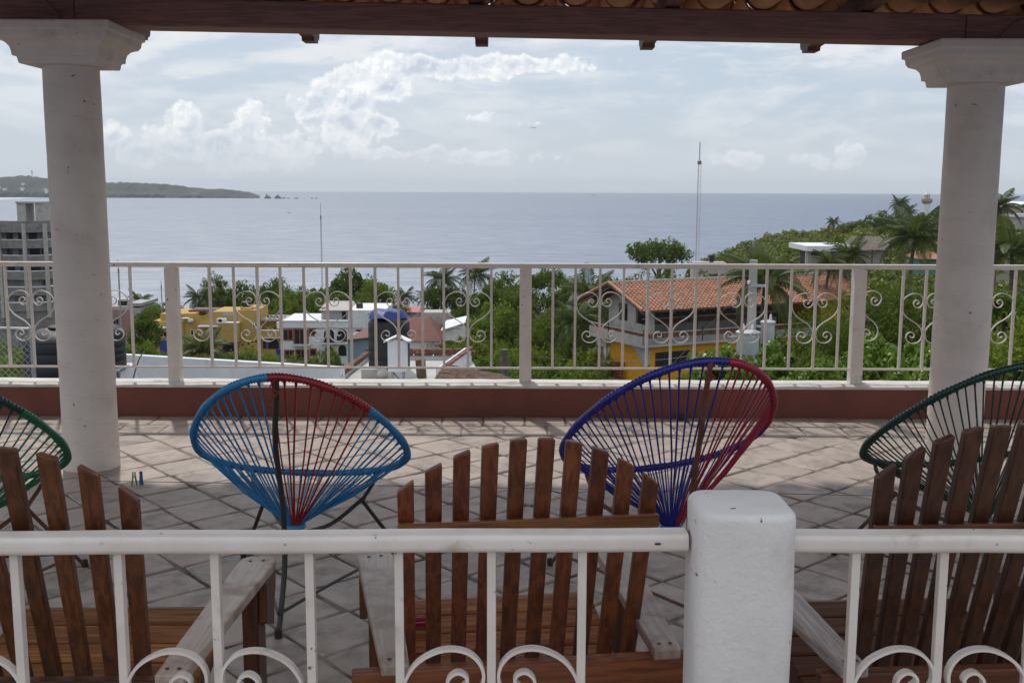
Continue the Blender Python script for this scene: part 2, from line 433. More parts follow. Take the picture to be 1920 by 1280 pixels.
# scroll ironwork (metres from the middle bar, and up from the upper weld)
SC = .00127
zoompts = [(362,412),(352,402),(356,392),(368,388),(380,397),(382,413),(371,428),(352,431),(337,420),(328,400),(331,378),(346,360),(368,352),(395,354),(425,370),(443,395),(448,420),(441,452),(420,480),(395,499),(368,515),(343,537),(329,560),(326,585),(333,610),(352,627),(378,631),(402,621),(415,602),(411,582),(396,569),(379,571),(369,583),(372,596),(384,599),(391,591)]
scroll_pts = [((x-321)*SC, -(y-392)*SC) for x, y in zoompts]
scroll_pts = [(p.x, p.z) for p in smooth_path([(a, 0, b) for a, b in scroll_pts], 3)]
def scroll_mesh(side, th, w, mt):
    m = MB(); m.ribbon([(a*side, b) for a, b in scroll_pts], th, w); return m.mesh('scroll', mt)

# far railing
RY = 7.5
ral = thing('terrace_railing', 'long white iron railing with heart scrolls standing on the dark red parapet', 'railing', (0, RY, 0))
zt = at(960, 493.5, RY).z; zb = at(960, 690, RY).z
m = MB(); m.box(-6.5, 6.5, -.03, .03, zt-.034, zt); m.build('handrail', white_paint, ral, bevel=.007)
m = MB(); m.box(-6.5, 6.5, -.007, .007, zb-.006, zb+.008); m.build('bottom_rail', white_paint, ral)
pm = None
for u in (-330, 325, 985, 1607, 2260):
    x = at(u, 600, RY).x; m = MB(); m.box(-.042, .042, -.042, .042, .232, zt-.038)
    o = m.build('post', white_paint, ral, bevel=.004); o.location.x = x
bars = [-78, -32, 14, 60, 106, 152, 198, 247, 395, 440, 484, 527, 571, 614, 658, 704, 747, 792, 832, 877, 921, 1036, 1078, 1124, 1168, 1213, 1258, 1303, 1346, 1391, 1435, 1481, 1527, 1572, 1689, 1732, 1775, 1812, 1855, 1898, 1942, 1985]
m = MB(); m.box(-.0085, .0085, -.0085, .0085, zb+.008, zt-.036); bm_ = m.mesh('baluster', white_paint)
for u in bars: put('baluster', bm_, ral, (at(u, 600, RY).x, 0, 0), (0, 0, rc.uniform(-.2, .2)))
sm = {s_: scroll_mesh(s_, .0065, .012, white_paint) for s_ in (-1, 1)}
zsc = at(747, 430+392/2.977, RY).z
for u in (60, 198, 484, 614, 747, 877, 1124, 1258, 1391, 1527, 1732, 1855):
    for s_ in (-1, 1): put('scroll', sm[s_], ral, (at(u, 600, RY).x+s_*.004, -.003, zsc+rc.uniform(-.003, .003)))
put('scroll', sm[-1], ral, (at(1652, 600, RY).x, -.003, zsc+.012), (0, R(4), 0))      # the odd half heart by the right post
m = MB(); m.ribbon([(a, b) for a, b in scroll_pts[-40:]], .0065, .012)
put('scroll', m.mesh('scroll', white_paint), ral, (at(395, 600, RY).x-.13, -.003, zsc), (0, 0, PI)).location.x = at(395, 600, RY).x-.004

# near railing, left and right of the square pillar
def near_rail(label, x0, x1, ys, bal, hearts, name='near_railing'):
    th = math.atan2(ys[1]-ys[0], x1-x0); L = (x1-x0)/math.cos(th)
    o = thing(name, label, 'railing', (x0, ys[0], 0), th, 'railings in front of the wooden chairs')
    HT = .970
    pr = []
    for (cx_, cz_, a0_) in ((.020, HT-.013, 0), (-.016, HT-.013, 90), (-.016, HT-.0245, 180), (.020, HT-.0245, 270)):
        rr0 = (.010, .011, .012, .012)[a0_//90]
        pr += [(cx_+rr0*math.cos(R(a0_+k*18)), cz_+rr0*math.sin(R(a0_+k*18))) for k in range(6)]
    m = MB(); n_ = 24; npf = len(pr); vs = []
    for i in range(n_+1):
        x = L*i/n_; w_ = .0008*math.sin(i*1.7+L); vs += [(x, a, b+w_) for a, b in pr]
    m.add(vs, [(i*npf+j, i*npf+(j+1) % npf, (i+1)*npf+(j+1) % npf, (i+1)*npf+j) for i in range(n_) for j in range(npf)]+[tuple(range(npf)), tuple(n_*npf+j for j in range(npf))])
    m.build('handrail', white_paint, o, smooth=True)
    m = MB(); m.box(0, L, -.009, .009, .19, .206); m.build('bottom_rail', white_paint, o)
    for u in bal:
        q = at(u, 1100, 1.92); x = (q.x-x0)/math.cos(th)
        m = MB(); m.box(-.0083, .0083, -.0083, .0083, .206, HT-.0365); b = m.build('baluster', white_paint, o, bevel=.0015); b.location.x = x; b.rotation_euler.z = rc.uniform(-.15, .15)
    for u in hearts:
        q = at(u, 1240, 1.92); x = (q.x-x0)/math.cos(th)
        for s_ in (-1, 1):
            put('scroll', scroll_mesh(s_, .006, .018, white_paint), o, (x+s_*.0055, 0, .687))
    return o
near_rail('white iron railing with heart scrolls running left from the square pillar', -3.3, .328, (1.832, 1.93),
          [-125-172*k for k in range(12)][::-1]+[47, 236, 413, 587, 752, 925, 1095], [-107-517*k for k in range(4)]+[410, 925])
near_rail('short stretch of white iron railing right of the square pillar', .522, 3.3, (1.925, 1.937), [1605, 1770]+[1942+171*k for k in range(14)], [1770, 2284, 2797, 3310])

# square pillar, rounded top
pil = thing('pillar', 'square white stucco pillar with rounded top between the two near railings', 'pillar', (.4245, 1.915, 0))
bmp = bmesh.new(); bmesh.ops.create_cube(bmp, size=1)
for v in bmp.verts: v.co = Vector((v.co.x*.180, v.co.y*.18, (v.co.z+.5)*1.029))
bmesh.ops.bevel(bmp, geom=[e for e in bmp.edges if abs(e.verts[0].co.z-e.verts[1].co.z) > .5], offset=.042, segments=5, affect='EDGES', profile=.5)
bmesh.ops.bevel(bmp, geom=[e for e in bmp.edges if min(e.verts[0].co.z, e.verts[1].co.z) > 1.0], offset=.014, segments=3, affect='EDGES', profile=.5)
long = [e for e in bmp.edges if abs(e.verts[0].co.z-e.verts[1].co.z) > .5]
bmesh.ops.subdivide_edges(bmp, edges=long, cuts=24, use_grid_fill=True)
rp = random.Random(2)
for v in bmp.verts:
    if .01 < v.co.z < 1.0:
        k = 1+.010*math.sin(v.co.z*17)+rp.uniform(-.006, .006); v.co.x *= k; v.co.y *= k
me = bpy.data.meshes.new('pillar_body'); bmp.to_mesh(me); bmp.free(); me.materials.append(stucco)
for p in me.polygons: p.use_smooth = True
me.set_sharp_from_angle(angle=R(50)); put('pillar_body', me, pil)

# columns
shaft_m = mat('column_plaster', (.76,.685,.625), .7, (.69,.615,.56), 3, bump=.004, bscale=22, dirt=(.54,.465,.40), dscale=2.4, dlo=.50, dhi=.80, specks=22)
nt = NT(shaft_m.node_tree); bnode = [n for n in nt.n if n.type == 'BUMP'][0]
wv = nt.new('ShaderNodeTexWave', bands_direction='Z'); wv.inputs['Scale'].default_value = 2.2; wv.inputs['Distortion'].default_value = 2.6; wv.inputs['Detail'].default_value = 2
tcn = nt.new('ShaderNodeTexCoord'); nt.l.new(nt.vm('ADD', nt.vm('MULTIPLY', tcn.outputs['Object'], (.9, .3, 1)), nt.comb(0, 0, nt.m('MULTIPLY', nt.vm('DOT_PRODUCT', tcn.outputs['Object'], (1, .3, 0)), .13))), wv.inputs['Vector'])
hh = bnode.inputs['Height'].links[0].from_socket
nt.l.new(nt.m('ADD', hh, nt.m('MULTIPLY', nt.ramp(wv.outputs[1], .0, .025), .34)), bnode.inputs['Height'])
def column(label, x, y, ztop, yaw):
    c_ = thing('column', label, 'column', (x, y, 0), yaw, 'columns holding the roof beam')
    m = MB(); zs = [0]+[k/14*(ztop-.215) for k in range(1, 15)]
    rn = random.Random(int(x*100))
    m.lathe([(.155, 0.0)]+[(.1525-.003*z/2+rn.uniform(-.0012, .0012), z) for z in zs[1:]], 40)
    m.build('shaft', shaft_m, c_, smooth=True)
    z = ztop
    pf = [(.17, z-.215), (.198, z-.213), (.205, z-.178), (.222, z-.174), (.224, z-.152), (.230, z-.128), (.246, z-.108), (.266, z-.099), (.278, z-.096), (.290, z-.078), (.294, z-.052), (.297, z-.047), (.308, z-.045), (.310, z-.010), (.306, z)]
    m = MB(); m.squares(pf); m.build('capital', plaster, c_, bevel=.003, seg=1, scale=(1.04, .92, 1))
column('round white plaster column left of the blue and red corded chair', -2.435, 6.03, 2.469, 0)
column('round white plaster column standing behind the right green corded chair', 2.565, 6.05, 2.3915, 0)

# roof beam, rafters, tiles
bm_o = thing('roof_beam', 'long dark brown beam lying across the tops of both columns', 'beam')
m = MB()
def beam_hex(m, x0, x1, za, zb_, y0, y1, h): m.hexa([(x0,y0,za),(x1,y0,zb_),(x1,y1,zb_),(x0,y1,za),(x0,y0,za+h),(x1,y0,zb_+h),(x1,y1,zb_+h),(x0,y1,za+h)])
zbeam = lambda x: 2.432-.0155*x
beam_hex(m, -2.36, 2.44, zbeam(-2.36), zbeam(2.44), 5.93, 6.13, .147); m.build('beam_length', beam_w, bm_o, bevel=.008)
m = MB(); beam_hex(m, -6, -2.363, zbeam(-6), zbeam(-2.363), 5.935, 6.135, .145); m.build('beam_length', beam_w, bm_o, bevel=.008)
m = MB(); beam_hex(m, 2.443, 6, zbeam(2.443), zbeam(6), 5.934, 6.134, .146); m.build('beam_length', beam_w, bm_o, bevel=.008)

EAVE, RIDGE = 7.2, 2.5  # roof cut short out of view so fill light enters from behind
zr = lambda x, y: zbeam(x)+.150-(y-6.03)*.058      # underside of the rafters
roof = thing('tiled_roof', 'terrace roof of dark rafters and clay tiles seen from below above the beam', 'roof')
for x in (-4.5, -3.45, -2.40, -1.30, -.20, .86, 1.91, 2.98, 4.05, 5.1):
    m = MB(); w = .04; prof = []
    y1 = EAVE-.05; zz = lambda y: zr(x, y)
    prof = [(RIDGE, zz(RIDGE)), (y1-.19, zz(y1-.19)), (y1-.185, zz(y1)-.012), (y1-.05, zz(y1)-.012), (y1-.043, zz(y1)+.008), (y1-.012, zz(y1)+.014), (y1+.004, zz(y1)+.036), (y1+.006, zz(y1)+.055), (y1+.03, zz(y1)+.062), (y1+.03, zz(y1)+.10), (RIDGE, zz(RIDGE)+.1)]
    m.prism(prof, 'y', 0, 0) if False else None
    vs = [(x-w, a, b) for a, b in prof]+[(x+w, a, b) for a, b in prof]; n = len(prof)
    m.add(vs, [tuple(range(n)), tuple(range(n, 2*n))[::-1]]+[(i, n+i, n+(i+1) % n, (i+1) % n) for i in range(n)])
    m.build('rafter', rafter_w, roof)
def barrel(r0, r1, L, n=8, th=.013, up=False):      # half-round tile along +Y, hollow side up unless up
    m = MB(); s_ = 1 if up else -1; vs = []
    for (y, r_) in ((0, r0), (L, r1)):
        for q in (r_, r_-th):
            vs += [(q*math.cos(PI*k/n), y, s_*q*math.sin(PI*k/n)) for k in range(n+1)]
    k = n+1; fs = []
    for i in range(n):
        fs += [(i, i+1, 2*k+i+1, 2*k+i), (k+i, 3*k+i, 3*k+i+1, k+i+1), (i, k+i, k+i+1, i+1), (2*k+i, 2*k+i+1, 3*k+i+1, 3*k+i)]
    fs += [(0, 2*k, 3*k, k), (n, k+n, 3*k+n, 2*k+n)]
    return m.add(vs, fs)
PITCHX = .272
ch = barrel(.118, .100, .46).mesh('roof_tile', clay, True); cp = barrel(.085, .098, .46, up=True).mesh('roof_tile', clay, True)
rt = random.Random(11); stf = MB()
slope = math.atan(.055)
for i in range(-19, 20):
    x = i*PITCHX+.09
    for r_ in range(18):
        y = EAVE+.06-(r_+1)*.40
        if y < RIDGE: break
        for (me, dx_, dz_) in ((ch, 0, .205), (cp, PITCHX/2, .185)):
            px = x+dx_+rt.uniform(-.008, .008); pz = zr(x, y)+dz_+rt.uniform(-.006, .004); rot = (-slope+.012, rt.uniform(-.05, .05), rt.uniform(-.025, .025))
            if abs(px) < 3.3 and y > 5.9: put('roof_tile', me, roof, (px, y, pz), rot)
            else:
                M = Matrix.Translation((px, y, pz)) @ Euler(rot).to_matrix().to_4x4()
                stf.add([M @ v.co for v in me.vertices], [tuple(p.vertices) for p in me.polygons])
tag(stf.build('roof_tiles', clay, roof, smooth=True), kind='stuff')
m = MB(); m.hexa([(-5.6, RIDGE, zr(0,RIDGE)+.34), (5.6, RIDGE, zr(0,RIDGE)+.34), (5.6, EAVE-.3, zr(0,EAVE)+.36), (-5.6, EAVE-.3, zr(0,EAVE)+.36), (-5.6, RIDGE, zr(0,RIDGE)+.37), (5.6, RIDGE, zr(0,RIDGE)+.37), (5.6, EAVE-.3, zr(0,EAVE)+.39), (-5.6, EAVE-.3, zr(0,EAVE)+.39)])
m.build('roof_light_seal', mortar, roof)  # unseen sheet added above the tiles to stop light leaking through
for pts, lab in (([(66, -14), (78, 6), (92, 20), (103, 33), (109, 42)], 'thin brown cable hanging down the beam above the left column'), ([(1872, 62), (1885, 50), (1902, 36), (1925, 26)], 'thin brown cable hanging down the beam above the right column')):
    m = MB(); m.tube(smooth_path([at(u, v, 5.915) for u, v in pts], 4), .006, 6)
    tag(m.build('cable', mat('cable_brown', (.22,.13,.075), .6), None, True), lab, 'cable')

# ------------------------------------------------------------------ corded chairs
def corded_chair(label, S, zc, yc, yr, pos, bands, ncord, cr, frame_m, base_c, tw=0.0, knotc=None):
    yb, zb_, yf, zf, Wd, k_, bow, twz, sk = S
    o = thing('corded_chair', label, 'chair', (pos[0], pos[1], 0), pos[2], 'round corded chairs facing the sea')
    def P(a):
        s_ = (1-math.cos(a))/2
        return Vector((Wd*math.sin(a)*(1+k_*(s_-.5))+sk*(.5-s_), yb+(yf-yb)*s_, zb_+(zf-zb_)*s_-bow*math.sin(PI*s_)+twz*math.sin(a)))
    def band_of(deg):
        for (a, b, c_) in bands:
            if a <= deg < b: return c_
        return base_c
    # wrapped rim in stretches of one colour; the windings are real ridges
    segs = []; cur = None
    N = 720
    for i in range(N):
        dg = -180+360*i/N; c_ = band_of(dg)
        if cur is None or c_ is not cur[0]: cur = [c_, []]; segs.append(cur)
        cur[1].append(dg)
    for c_, ds in segs:
        pts = [P(R(dg)) for dg in ds]+[P(R(ds[-1]+.5))]
        rs = [.0136+(.0018 if (i % 4) < 2 else -.0004)+(.0012*math.sin(i*.13)) for i in range(len(pts))]
        m = MB(); m.tube(pts, rs, 9); m.build('rim_wrap', c_, o, True)
    J = Vector((0, yc, zc)); rg = random.Random(int(pos[0]*1000))
    # even spacing by arc
    ang = np.radians(np.linspace(-180, 180, 721)); PP = [P(a) for a in ang]; L = np.cumsum([0]+[(PP[i+1]-PP[i]).length for i in range(720)])
    for i in range(ncord):
        l = L[-1]*(i+.5+rg.uniform(-.12, .12))/ncord; a = float(np.interp(l, L, ang)); c_ = band_of(math.degrees(a))
        A = P(a); th = -PI/2+a
        B = J+Vector((.028*math.cos(th), .028*math.sin(th), .01+rg.uniform(-.004, .004)))
        mid = (A+B)/2+Vector((rg.uniform(-.007, .007), rg.uniform(-.006, .006), -.014-rg.uniform(0, .012)*(rg.random() < .3)))
        A2 = A+(B-A).normalized()*.012
        m = MB(); m.tube([A2, (A2*2+mid)/3+Vector((0, 0, -.003)), mid, (mid+2*B)/3, B], cr*rg.uniform(.85, 1.2), 6); m.build('cord', c_, o, True)
        if rg.random() < .9:
            m2 = MB(); m2.tube([A+(B-A).normalized()*.010, A+(B-A).normalized()*.032], [cr*2.1, cr*1.2], 6); m2.build('cord_knot', c_, o, True)
    m = MB(); m.tube([J+Vector((.032*math.cos(q*PI/8), .032*math.sin(q*PI/8), 0)) for q in range(16)], .011, 8, closed=True); m.build('seat_ring', knotc or base_c, o, True)
    # steel frame
    top = P(0)
    def rod(name, pts, r_=.0085, k=5):
        m = MB(); m.tube(smooth_path(pts, k), r_, 8); m.build(name, frame_m, o, True)
    rod('rear_leg', [top+Vector((0, -.012, -.004)), top+Vector((-.004, .0, -.07)), (-.006, yb+.045, zb_*.74), (-.004, yb*.72, .44), (0, yb*.76, .22), (0, yr, .006)], .0105)
    for s_ in (-1, 1):
        K = Vector((s_*.20, .17, .335)); at_ = P(R(s_*146))
        rod('seat_support', [at_+Vector((0, 0, -.014)), at_+Vector((s_*-.004, -.02, -.045)), K+Vector((s_*.012, .01, .012)), K, (s_*.10, .03, .275), J+Vector((s_*.01, .0, -.03))])
        rod('front_leg', [K, (s_*.275, .27, .18), (s_*.362, .385, .006)])
        rod('brace', [(s_*.335, .35, .065), (s_*.16, -.02, .075), (0, yr*.97, .085)], .0065)
        m = MB(); m.lathe([(.012, 0), (.014, .004), (.013, .03), (.009, .034)], 10, (s_*.362, .385)); m.build('rubber_foot', iron_dark, o, True)
    rod('front_brace', [(-.335, .352, .072), (0, .352, .072), (.335, .352, .072)], .0065)
    m = MB(); m.lathe([(.013, 0), (.015, .004), (.014, .03), (.010, .034)], 10, (0, yr)); m.build('rubber_foot', iron_dark, o, True)
    # loose tail of the wrapping, tied at the top of the leg
    m = MB(); m.tube(smooth_path([top+Vector((.004, -.02, 0)), top+Vector((-.018, -.028, -.03)), top+Vector((.012, -.03, -.05)), top+Vector((-.02, -.026, -.075)), top+Vector((-.012, -.024, -.10))], 4), cr*.8, 6); m.build('cord_tail', bands[0][2] if bands else base_c, o, True)
    return o
corded_chair('sky blue corded chair with a red stripe down its back', (-.426, .949, .329, .402, .410, .297, .055, 0, .036), .325, -.153, -.439, (-.822, 4.087, -.034), [(-5, 53, cord_red)], 58, .0034, iron_dark, cord_blue, knotc=cord_blue)
corded_chair('navy blue corded chair with crimson right side and rusty frame', (-.504, 1.022, .347, .42, .394, .162, .038, .011, .002), .325, -.14, -.374, (.588, 4.087, .167), [(11, 92, cord_crim)], 74, .0031, iron_rust, cord_navy, knotc=cord_navy)
GS = (-.45, .985, .34, .41, .40, .25, .045, 0, 0)
corded_chair('dark green corded chair on a rusty frame in front of the right column', GS, .325, -.15, -.41, (1.84, 4.22, .123), [], 78, .0031, iron_rust, cord_green)
corded_chair('green corded chair on a rusty frame left of the left column, cut by the edge', GS, .325, -.15, -.41, (-2.113, 3.93, .163), [(60, 175, cord_lgreen)], 60, .0034, iron_rust, cord_green)

# ------------------------------------------------------------------ slatted wooden armchairs
def wooden_chair(label, x, y, yaw, fan, dark, armx=.305, seed=1, N=10, sp=.0585, ZT=1.062, sw=None):
    o = thing('wooden_armchair', label, 'armchair', (x, y, 0), yaw, 'slatted wooden armchairs behind the near railing')
    rg = random.Random(seed); lean = -.305; hN = (N-1)/2
    zb_ = .30
    for i in range(N):
        q = i-(N-1)/2; xb = q*sp*.985; drop = .106*(abs(q)/hN)**2.1; zt_ = ZT-drop
        xt = q*sp*(1+fan); w0, w1, th = .034, .036+.004*fan*3, .026
        f = lambda z: lean*(z-.55)
        xc = lambda z: xb+(xt-xb)*(z-zb_)/(ZT-zb_)
        sl = -.106*2.1*(abs(q)/hN)**1.1/hN*(1 if q > 0 else -1)/sp*.9
        vs = []
        for z, w in ((zb_, w0), (zt_, w1)):
            for (sx_, sy_) in ((-1, -1), (1, -1), (1, 1), (-1, 1)):
                zz = z+(sl*sx_*w/2 if z == zt_ else 0)+rg.uniform(-.002, .002)*(z == zt_)
                vs.append((xc(zz)+sx_*w/2, f(zz)+sy_*th/2, zz))
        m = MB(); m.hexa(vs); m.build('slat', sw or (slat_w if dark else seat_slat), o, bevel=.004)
    wt = (N*sp+.035)*(1+fan*.75)
    yv = lean*(.860-.55)-.013-.0145
    m = MB(); m.prism([(yv-.016, .843), (yv+.013, .837), (yv+.013-.008, .871), (yv-.016-.004, .875)], 'x', -wt/2+.03, wt/2-.03); m.build('back_rail', rail_w if not dark else slat_x, o, bevel=.003)
    m = MB(); m.box(-.40, .40, -.165, -.132, .455, .548); m.build('arm_beam', rail_w if not dark else slat_x, o, bevel=.005)
    m = MB(); m.box(-.27, .27, .10, .135, .245, .335); m.build('back_rail', rail_w, o, bevel=.004)
    # seat boards
    for k in range(5):
        y0 = .16+k*.092; zs = .335+(y0-.16)*.15
        m = MB(); m.hexa([(-.30, y0, zs-.022), (.30, y0, zs-.022), (.30, y0+.08, zs-.010), (-.30, y0+.08, zs-.010), (-.30, y0, zs), (.30, y0, zs), (.30, y0+.08, zs+.012), (-.30, y0+.08, zs+.012)])
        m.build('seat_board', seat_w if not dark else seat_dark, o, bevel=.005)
    for s_ in (-1, 1):
        ax = s_*armx
        out_ = [(-.031, -.195), (.031, -.195), (.044, .25), (.050, .50), (.046, .532), (.030, .548), (-.030, .548), (-.046, .532), (-.050, .50), (-.044, .25)]
        m = MB(); m.prism([(ax+s_*(a+.036*(b+.195)/.743), b) for a, b in out_], 'z', .551, .577); m.build('arm', arm_w if not dark else arm_dark, o, bevel=.004)
        for (bx_, by_) in ((s_*.034-.018, .505), (s_*.034+.016, .510), (-.012, -.165), (.014, -.165)):
            m = MB(); m.lathe([(.005, .5775), (.005, .5785)], 8, (ax+bx_, by_)); m.build('screw_hole', iron_dark, o)
        m = MB(); m.box(ax+s_*.034-.022, ax+s_*.034+.022, .40, .49, .012, .5505); m.build('front_leg', leg_w, o, bevel=.004)
        m = MB(); m.prism([(.405, .5505), (.495, .5505), (.53, .5505), (.525, .50), (.50, .455), (.492, .40), (.40, .44)], 'x', ax+s_*.058, ax+s_*.080); m.build('arm_bracket', leg_w, o, bevel=.003)
        m = MB(); m.prism([(.62, .30), (.62, .385), (.16, .312), (-.42, .075), (-.46, .012), (-.36, .012), (.12, .20)], 'x', s_*.262-.014, s_*.262+.014); m.build('side_rail', leg_w, o, bevel=.003)
        m = MB(); m.prism([(-.16, .10), (-.10, .10), (-.13, .4545), (-.16, .4545)], 'x', s_*.31-.016, s_*.31+.016); m.build('rear_post', leg_w, o, bevel=.003)
    m = MB(); m.box(-.27, .27, .622, .645, .30, .39); m.build('seat_apron', rail_w, o, bevel=.004)
    return o
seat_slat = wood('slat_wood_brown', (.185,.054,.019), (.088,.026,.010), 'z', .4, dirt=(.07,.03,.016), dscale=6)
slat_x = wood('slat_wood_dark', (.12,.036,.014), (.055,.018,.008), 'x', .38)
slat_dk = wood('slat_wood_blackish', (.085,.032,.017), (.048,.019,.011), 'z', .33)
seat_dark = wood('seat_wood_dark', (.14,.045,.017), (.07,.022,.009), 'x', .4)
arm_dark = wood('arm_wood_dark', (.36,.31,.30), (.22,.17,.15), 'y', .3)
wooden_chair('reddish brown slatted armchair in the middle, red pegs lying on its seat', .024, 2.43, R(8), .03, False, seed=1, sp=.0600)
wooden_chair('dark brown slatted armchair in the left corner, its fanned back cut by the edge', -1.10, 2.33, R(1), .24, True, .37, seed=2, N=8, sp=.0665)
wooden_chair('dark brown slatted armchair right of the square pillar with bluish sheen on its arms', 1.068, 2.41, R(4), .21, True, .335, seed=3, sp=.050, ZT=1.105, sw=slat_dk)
o = [q for q in bpy.data.objects if q.get('label', '').startswith('dark brown slatted armchair in the left')][0]
for ch_ in o.children:
    if ch_.name.startswith('seat_board'): ch_.data.materials[0] = seat_w
    if ch_.name.startswith('arm') and 'bracket' not in ch_.name and 'beam' not in ch_.name: ch_.data.materials[0] = arm_w

# string along the floor and clothes pegs
m = MB(); a = ground(176, 907); pts = []
for k in range(25):
    q = k/24; u = 176+(1640-176)*q; v = 906.5+17.5*q-1.5*math.sin(PI*q)
    p = ground(u, v, .028); pts.append(p)
m.tube(pts, .0016, 5); tag(m.build('string', mat('string', (.10,.09,.08), .8)), 'thin grey string stretched low across the tiles between the columns', 'string')
def peg(label, loc, rz, c_, roll=0, tilt=0):
    o = thing('clothes_peg', label, 'clothes peg', loc, rz, 'plastic clothes pegs'); o.rotation_euler = (tilt, roll, rz)
    pm_ = mat('peg_'+label.split()[0], c_, .4)
    for s_ in (-1, 1):
        m = MB(); m.prism([(s_*.003, .070), (s_*.008, .070), (s_*.009, .045), (s_*.016, 0), (s_*.010, 0), (s_*.003, .040)], 'y', -.006, .006); m.build('peg_jaw', pm_, o, bevel=.001, seg=1)
    m = MB(); m.tube([(.004*math.cos(q*PI/4), -.008+q*.0009, .046+.004*math.sin(q*PI/4)) for q in range(18)], .0012, 5); m.build('peg_spring', mat('steel', (.5,.5,.5), .3, metal=1), o, True)
p = ground(254, 913); peg('green clothes peg clipped on the string near the left column', (p.x, p.y, .002), R(10), (.02,.16,.10))
p = ground(263, 912.5); peg('blue clothes peg clipped on the string beside the green one', (p.x+.012, p.y, .002), R(-50), (.02,.09,.30))
def seatpt(u, v): return at(u, v, 2.83)
for lab, du, rz, ti in (('dark red clothes peg lying on the middle chair, on top of another peg', 776, R(70), R(82)), ('bright red clothes peg lying on the middle chair under another peg', 790, R(110), R(96))):
    p = seatpt(du, 1196); peg(lab, (p.x-.02, p.y+.02, .408 if ti < R(90) else .394), rz, (.35,.008,.03), 0, ti)

# small marks: chips in the near handrail's paint, a dark lump by the parapet
for (u, v) in ((1237, 1012),):
    p = at(u, v, 1.895); hr = [q for q in bpy.data.objects if q.get('label', '').startswith('white iron railing with heart scrolls running left')][0]
    M = Matrix.Translation(hr.location) @ hr.rotation_euler.to_matrix().to_4x4(); q = M.inverted() @ p
    m = MB(); m.add([(q.x+.006*math.cos(k*PI/4)*(1+.3*(k % 2)), -.0290, .952+.0022*math.sin(k*PI/4)) for k in range(8)]+[(q.x+.004*math.cos(k*PI/4), -.0268, .952+.0015*math.sin(k*PI/4)) for k in range(8)], [tuple(range(8)), tuple(range(8, 16))]+[(k, (k+1) % 8, 8+(k+1) % 8, 8+k) for k in range(8)])
    m.build('paint_chip', iron_dark, hr)
p = ground(1275, 781); m = MB(); m.lathe([(.02, 0), (.034, .008), (.036, .022), (.024, .036), (.006, .042)], 9)
tag(m.build('stone', mat('dark_stone', (.03,.026,.024), .9), None, True, loc=(p.x, min(p.y, 7.34), .002)), 'small dark lump on the tiles against the red wall behind the navy chair', 'stone')
# ================================================================== BEYOND THE TERRACE
SEA = -38.4
HAZE = 5.5e-5
SEA_R, SEA_F = .48, .235
# ---- sea
sea_m = bpy.data.materials.new('sea_water'); sea_m.use_nodes = True; q = NT(sea_m.node_tree); q.n.remove(q.n['Principled BSDF'])
g = q.new('ShaderNodeNewGeometry'); pos = g.outputs['Position']
big = q.noise(q.vm('MULTIPLY', pos, (.0012, .0035, 0)), 1, 4, .6, .4)
w1 = q.noise(q.vm('MULTIPLY', pos, (.07, .17, 0)), 1, 3, .6, .6)
w2 = q.noise(q.vm('MULTIPLY', pos, (.35, .7, 0)), 1, 4, .65, .3)
bp = q.new('ShaderNodeBump'); bp.inputs['Strength'].default_value = 1; bp.inputs['Distance'].default_value = 1.0
q.put(bp.inputs['Height'], q.m('ADD', q.m('MULTIPLY', w1, 1.1), q.m('MULTIPLY', w2, .55)))
# water body below, wind-roughened skin above: at these glancing angles the skin mirrors about half of what it meets
df = q.new('ShaderNodeBsdfDiffuse'); q.put(df.inputs[0], q.mix(q.ramp(big, .35, .65), (.042, .092, .195, 1), (.058, .112, .212, 1)))
gl = q.new('ShaderNodeBsdfGlossy'); gl.distribution = 'GGX'; gl.inputs['Color'].default_value = (.99, .975, .945, 1); gl.inputs['Roughness'].default_value = SEA_R
q.l.new(bp.outputs[0], gl.inputs['Normal'])
mx = q.new('ShaderNodeMixShader')
gust = q.noise(q.vm('MULTIPLY', pos, (.03, .12, 0)), 1, 7, .74, .4); q.put(mx.inputs[0], q.ramp(gust, .3, .7, SEA_F*.62, SEA_F*1.38, 'LINEAR'))
q.l.new(df.outputs[0], mx.inputs[1]); q.l.new(gl.outputs[0], mx.inputs[2]); q.l.new(mx.outputs[0], q.n['Material Output'].inputs[0])
m = MB(); n = 96
rings = [60, 200, 500, 1200, 3000, 7000, 13000]
vs = [(0, 0, SEA)]
for r_ in rings: vs += [(r_*math.sin(2*PI*k/n), r_*math.cos(2*PI*k/n), SEA) for k in range(n)]
fs = [(0, 1+(k+1) % n, 1+k) for k in range(n)]
for i in range(len(rings)-1): fs += [(1+i*n+k, 1+i*n+(k+1) % n, 1+(i+1)*n+(k+1) % n, 1+(i+1)*n+k) for k in range(n)]
m.add(vs, fs); tag(m.build('sea', sea_m), kind='structure')

